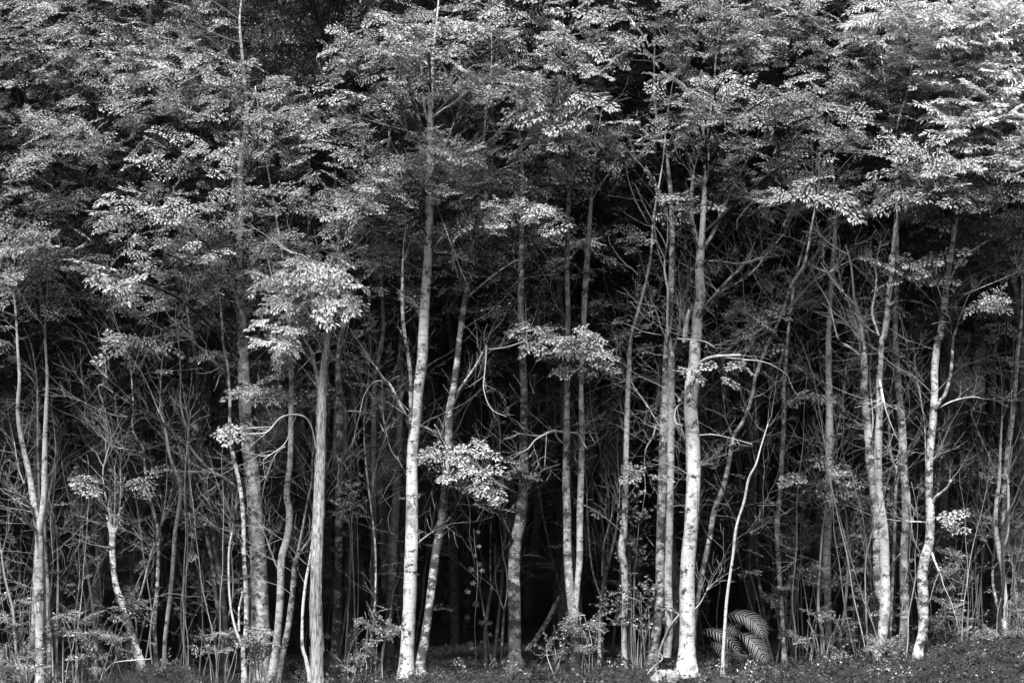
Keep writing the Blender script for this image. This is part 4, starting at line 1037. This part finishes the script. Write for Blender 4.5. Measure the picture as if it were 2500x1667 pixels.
# ------------------------------------------------------------------ fern
def fern():
    Z = lambda x, y: (1640 + x / 5.88, 1417 + y / 5.88)
    base = px(*Z(800, 1130), 19.9)
    base[2] = float(ground_z(base[0], base[1]))
    r = empty('fern', base, 'large fern with arching fronds beside the brightest trunk', 'fern')
    # one pinna: a narrow saw-edged blade along +X
    pm = MB(); k = 12; vv, tt, to = [], [], []
    for i in range(k):
        f0, f1 = i / k, (i + 1) / k
        wd = 0.088 * (1 - f0) ** .6
        for s in (-1, 1):
            j = len(vv)
            vv += [[f0, 0, -.25 * f0 * f0], [f1, 0, -.25 * f1 * f1], [f0 + .075, s * wd, -.25 * f0 * f0 - .02], [f0 + .02, s * wd * .8, -.25 * f0 * f0 - .01]]
            tt += [[j, j + 1, j + 2], [j, j + 2, j + 3]] if s < 0 else [[j, j + 2, j + 1], [j, j + 3, j + 2]]
    pm.add(np.array(vv), None, np.array(tt), 1.0)
    pmesh = pm.mesh('pinna', [M['fern']], False)
    fr = [([(450, 705), (540, 712), (640, 738), (760, 800), (880, 895), (940, 980), (958, 1075)], 19.9, 150, 15),
          ([(800, 500), (900, 478), (1040, 500), (1160, 560), (1250, 640), (1300, 740), (1330, 860)], 20.25, 200, 17),
          ([(960, 770), (1060, 790), (1150, 850), (1230, 930), (1290, 1030), (1340, 1120), (1355, 1180)], 19.8, 185, 15),
          ([(560, 880), (640, 910), (720, 970), (800, 1060), (850, 1150)], 20.1, 130, 11),
          ([(700, 690), (760, 640), (830, 640), (900, 720), (940, 800)], 20.5, 150, 11),
          ([(900, 1010), (960, 1050), (1030, 1090), (1090, 1150)], 20.2, 120, 9)]
    for pts, dep, plen, n in fr:
        m = len(pts)
        rows = [[*px(*Z(x, y), dep - .25 - .45 * i / (m - 1)), .0035 - .0022 * i / (m - 1)] for i, (x, y) in enumerate(pts)]
        st = np.array(rows[0][:3])
        pre = [[*base, .007], [*(base * .45 + st * .55 + np.array([0, .05, .05])), .005]]
        path = smooth_path(np.array(pre + rows), .03)
        mb = MB(); tube(mb, path, 5)
        fo = mb.build('frond', M['twig_dark'], r, True, base)
        bl = smooth_path(np.array(rows), .012)
        for i in range(n):
            f = (i + .5) / n
            q = bl[int(f * (len(bl) - 1))]; t = unit(bl[min(len(bl) - 1, int(f * (len(bl) - 1)) + 2)][:3] - bl[max(0, int(f * (len(bl) - 1)) - 2)][:3])
            ll = plen / 5.88 / F * dep * (math.sin(math.pi * min(1, .16 + f * .80)) ** 1.05) * random.uniform(.92, 1.06)
            nrm = unit(UP * .6 + TOCAM * .8); nrm = unit(nrm - t * np.dot(nrm, t)); sd = np.cross(nrm, t)
            for s in (-1, 1):
                d = unit(t * (.62 + .4 * f) + sd * s + nrm * -.1)
                yv = np.cross(nrm, d); zv = np.cross(d, unit(yv))
                o = bpy.data.objects.new('pinna', pmesh); COL.objects.link(o); o.parent = fo
                mt = Matrix(((d[0], yv[0], zv[0], 0), (d[1], yv[1], zv[1], 0), (d[2], yv[2], zv[2], 0), (0, 0, 0, 1)))
                o.matrix_local = Matrix.Translation(Vector(q[:3] - base)) @ mt @ Matrix.Scale(ll, 4)
fern()

# ------------------------------------------------------------------ climbing vine with lobed leaves
def ivy():
    Z = lambda x, y: (1080 + x / 3.92, 1367 + y / 3.92)
    dep = 20.1
    st = [(285, 1175), (328, 1060), (325, 980), (315, 800), (310, 600), (325, 430), (332, 300), (340, 150), (330, 0), (310, -160), (300, -300)]
    w = np.array([[*px(*Z(x, y), dep), .0035] for x, y in st])
    org = np.array([w[0, 0], dep, float(ground_z(w[0, 0], dep))])
    r = empty('climbing_vine', org, 'thin vine with lobed leaves hanging over the dark gap', 'vine')
    mb = MB(); tube(mb, smooth_path(w, .04), 5); mb.build('stem', M['twig'], r, True, org)
    ang = np.linspace(-math.pi * .5, math.pi * 1.5, 21)[:-1]
    rad = np.array([.22, .45, .62, .8, .62, .55, .8, 1.0, .7, .62, 1.25, .62, .7, 1.0, .8, .55, .62, .8, .62, .45])
    v = np.stack([rad * np.cos(ang) * .5, rad * np.sin(ang) * .5 + .3, .05 * np.abs(np.cos(ang)) * rad], -1)
    lm = MB(); lm.add(np.vstack([v, [[0, .3, -.03]]]), None, [[i, (i + 1) % 20, 20] for i in range(20)], 1.0)
    lme = lm.mesh('leaf', [M['leaf_ivy']], False)
    for (x, y, s) in [(280, 60, 80), (365, 15, 70), (395, 80, 70), (280, 195, 76), (255, 280, 76), (328, 390, 88), (230, 520, 76), (375, 572, 80), (445, 580, 72), (480, 700, 80), (262, 768, 72), (375, 760, 50),
                      (268, 822, 64), (303, 950, 72), (475, 898, 64), (300, -70, 66), (345, -150, 60), (270, -220, 60), (330, -290, 60), (565, 745, 60)]:
        o = bpy.data.objects.new('leaf', lme); COL.objects.link(o); o.parent = r
        p = px(*Z(x, y), dep - random.uniform(.02, .12)) - org
        nrm = Vector((random.gauss(0, .35), -1, .6 + random.gauss(0, .25))).normalized()
        q = nrm.to_track_quat('Z', 'Y').to_matrix().to_4x4()
        o.matrix_local = Matrix.Translation(Vector(p)) @ q @ Matrix.Rotation(math.pi + random.gauss(0, .5), 4, 'Z') @ Matrix.Scale(s / 3.92 / F * dep, 4)
ivy()

# ------------------------------------------------------------------ stone, fallen wood, litter and grass
def stone(label, x, y, w, h, depth):
    c = px(x, y, depth)
    import bmesh
    bm = bmesh.new(); bmesh.ops.create_icosphere(bm, subdivisions=4, radius=1)
    for v in bm.verts:
        n = v.co.normalized()
        k = 1 + .10 * math.sin(3.1 * n.x + 1) * math.cos(2.3 * n.y + n.z * 2) + .05 * math.sin(7 * n.x + 5 * n.z) + .02 * math.sin(17 * n.y + 13 * n.x)
        z = n.z * (.8 - .25 * n.x * n.x + .1 * n.x)
        v.co = (n.x * k * w, n.y * k * w * .7, z * k * h * 1.4)
    me = bpy.data.meshes.new('stone'); bm.to_mesh(me); bm.free()
    for p in me.polygons: p.use_smooth = True
    me.materials.append(M['stone'])
    o = bpy.data.objects.new('stone', me); COL.objects.link(o)
    o.location = (c[0], depth, float(ground_z(c[0], depth)) + h * .05)
    tag(o, label, 'stone')
stone('pale rounded stone on the ground by the brightest trunk', 1622, 1655, .20, .14, 18.35)

def fallen(label, pts, depths, mat='bleached', name='fallen_branch'):
    w = np.array([[*px(x, y, d), r / F * d] for (x, y, r), d in zip(pts, depths)])
    org = w[0, :3].copy()
    mb = MB(); tube(mb, smooth_path(w - np.array([*org, 0]), .04), 8, .06)
    for i in range(3):
        q = w[random.randrange(1, len(w))][:3] - org
        twig(mb, q, rand_dir(random.uniform(0, 6.28), .5), .25, .004, 0)
    o = mb.build(name, M[mat]); o.location = org
    tag(o, label, 'branch')
Z3 = lambda x, y, r: (2000 + x / 4.704, 1367 + y / 4.704, r)
Z4 = lambda x, y, r: (200 + x / 3.92, 1367 + y / 3.92, r)
Z2 = lambda x, y, r: (1080 + x / 3.92, 1367 + y / 3.92, r)
fallen('long fallen branch lying on the ground at lower right', [Z3(700, 1395, 1.5), Z3(900, 1335, 2.4), Z3(1080, 1300, 2.4), Z3(1240, 1265, 2)], [18.7, 18.9, 19, 19.1], 'twig')
fallen('short weathered branch on the ground left of the twin pale trunk', [Z3(350, 1280, 2.5), Z3(440, 1250, 3), Z3(560, 1235, 2)], [18.9, 19, 19.1], 'twig')
fallen('bright bare stick lying across the shrubs behind the mound', [Z4(215, 1075, 1), Z4(300, 985, 1.6), Z4(450, 960, 1.8), Z4(600, 950, 1.6), Z4(660, 942, 1.2)], [18.8, 18.8, 18.85, 18.9, 18.9], 'bleached')
fallen('dark log leaning diagonally behind the mossy kinked trunk', [Z2(790, 880, 7), Z2(900, 750, 7), Z2(1000, 590, 6.5), Z2(1090, 410, 6), Z2(1120, 350, 5)], [21.2, 21.3, 21.4, 21.5, 21.5], 'mossy', 'leaning_log')
fallen('pale dead branch propped against the brightest trunk', [Z2(2060, 1010, 3.2), Z2(2080, 870, 3.6), Z2(2140, 720, 3.6), Z2(2200, 610, 3.4), Z2(2270, 520, 3)], [19.3, 19.25, 19.2, 19.1, 19.05], 'twig')
fallen('thin crooked stick on the ground below the propped branch', [Z2(1940, 1120, 1.6), Z2(2020, 1020, 1.8), Z2(2110, 940, 1.8), Z2(2080, 890, 1.4)], [18.8, 18.9, 19, 19.0], 'twig')

def litter():
    n = 34000
    y = 16.0 + 8.9 * rng.random(n) ** 1.2; x = rng.uniform(-1, 1, n) * (.37 * y + .6)
    z = ground_z(x, y) + rng.uniform(.004, .05, n)
    a = rng.uniform(0, 6.28, n)
    d = np.stack([np.cos(a), np.sin(a), rng.normal(.1, .35, n)], -1)
    nr = np.stack([rng.normal(0, .5, n), rng.normal(-.2, .5, n), np.ones(n)], -1)
    l = rng.uniform(.02, .07, n)
    mb = MB(); leaves_into(mb, np.stack([x, y, z], -1), d, nr, l, l * rng.uniform(.3, .55, n), rng.choice([.35, .6, .9, 1.5, 3], n, p=[.25, .3, .25, .14, .06]), 0, True)
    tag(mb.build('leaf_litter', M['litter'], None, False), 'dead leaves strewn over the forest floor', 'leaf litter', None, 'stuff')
    # needles, twiglets and grass blades
    n = 24000
    y = 16.0 + 7 * rng.random(n) ** 1.2; x = rng.uniform(-1, 1, n) * (.37 * y + .6)
    keep = (np.sin(x * 1.9 + 1.1 * np.sin(y * 2.3)) * np.sin(y * 3.1 + x) > -.1) | (np.hypot(x - MOUND[0], y - MOUND[1]) < .8)
    x, y = x[keep], y[keep]
    mx = rng.random(4000) * 2 - 1; my = rng.random(4000) * 2 - 1
    fx, fy = [], []
    for t in TREES.values():                      # tufts round the feet of the trunks
        if t['depth'] < 20.5:
            a = rng.uniform(0, 6.28, 70); rr = .06 + .28 * rng.random(70) ** 1.5
            fx.append(t['org'][0] + rr * np.cos(a)); fy.append(t['org'][1] + rr * np.sin(a))
    x = np.concatenate([x, MOUND[0] + mx * .8] + fx); y = np.concatenate([y, MOUND[1] + my * .7] + fy); n = len(x)
    z = ground_z(x, y) - .01
    a = rng.uniform(0, 6.28, n)
    d = np.stack([np.cos(a) * .8, np.sin(a) * .8, rng.uniform(.1, 1.3, n)], -1)
    nr = np.stack([rng.normal(0, .4, n), -np.ones(n), rng.normal(.8, .3, n)], -1)
    l = .04 + .26 * rng.random(n) ** 2.5
    mb = MB(); leaves_into(mb, np.stack([x, y, z], -1), d, nr, l, np.full(n, .005), rng.uniform(.5, 1.5, n), 0, True)
    tag(mb.build('grass', M['grass'], None, False), 'short dry grass and moss on the forest edge', 'grass', None, 'stuff')
litter()

def ground_cover():
    mb = MB()
    for _ in range(900):
        y = 17.2 + 4.2 * random.random() ** 1.2; x = random.uniform(-1, 1) * (.37 * y + .3)
        if x < 2.2 and random.random() < .55: continue
        p = np.array([x, y, float(ground_z(x, y))])
        d = rand_dir(random.uniform(math.pi * .9, math.pi * 2.1), random.uniform(.1, 1.2))
        place_spray(mb, 'small' if random.random() < .75 else 'shrub', p, d, UP + TOCAM * .6, random.uniform(.35, 1.0), random.uniform(.25, .75), False, True)
    tag(mb.build('ground_cover', M['leaf_shrub'], None, False), 'low leafy seedlings and herbs on the forest edge', 'undergrowth', None, 'stuff')
ground_cover()
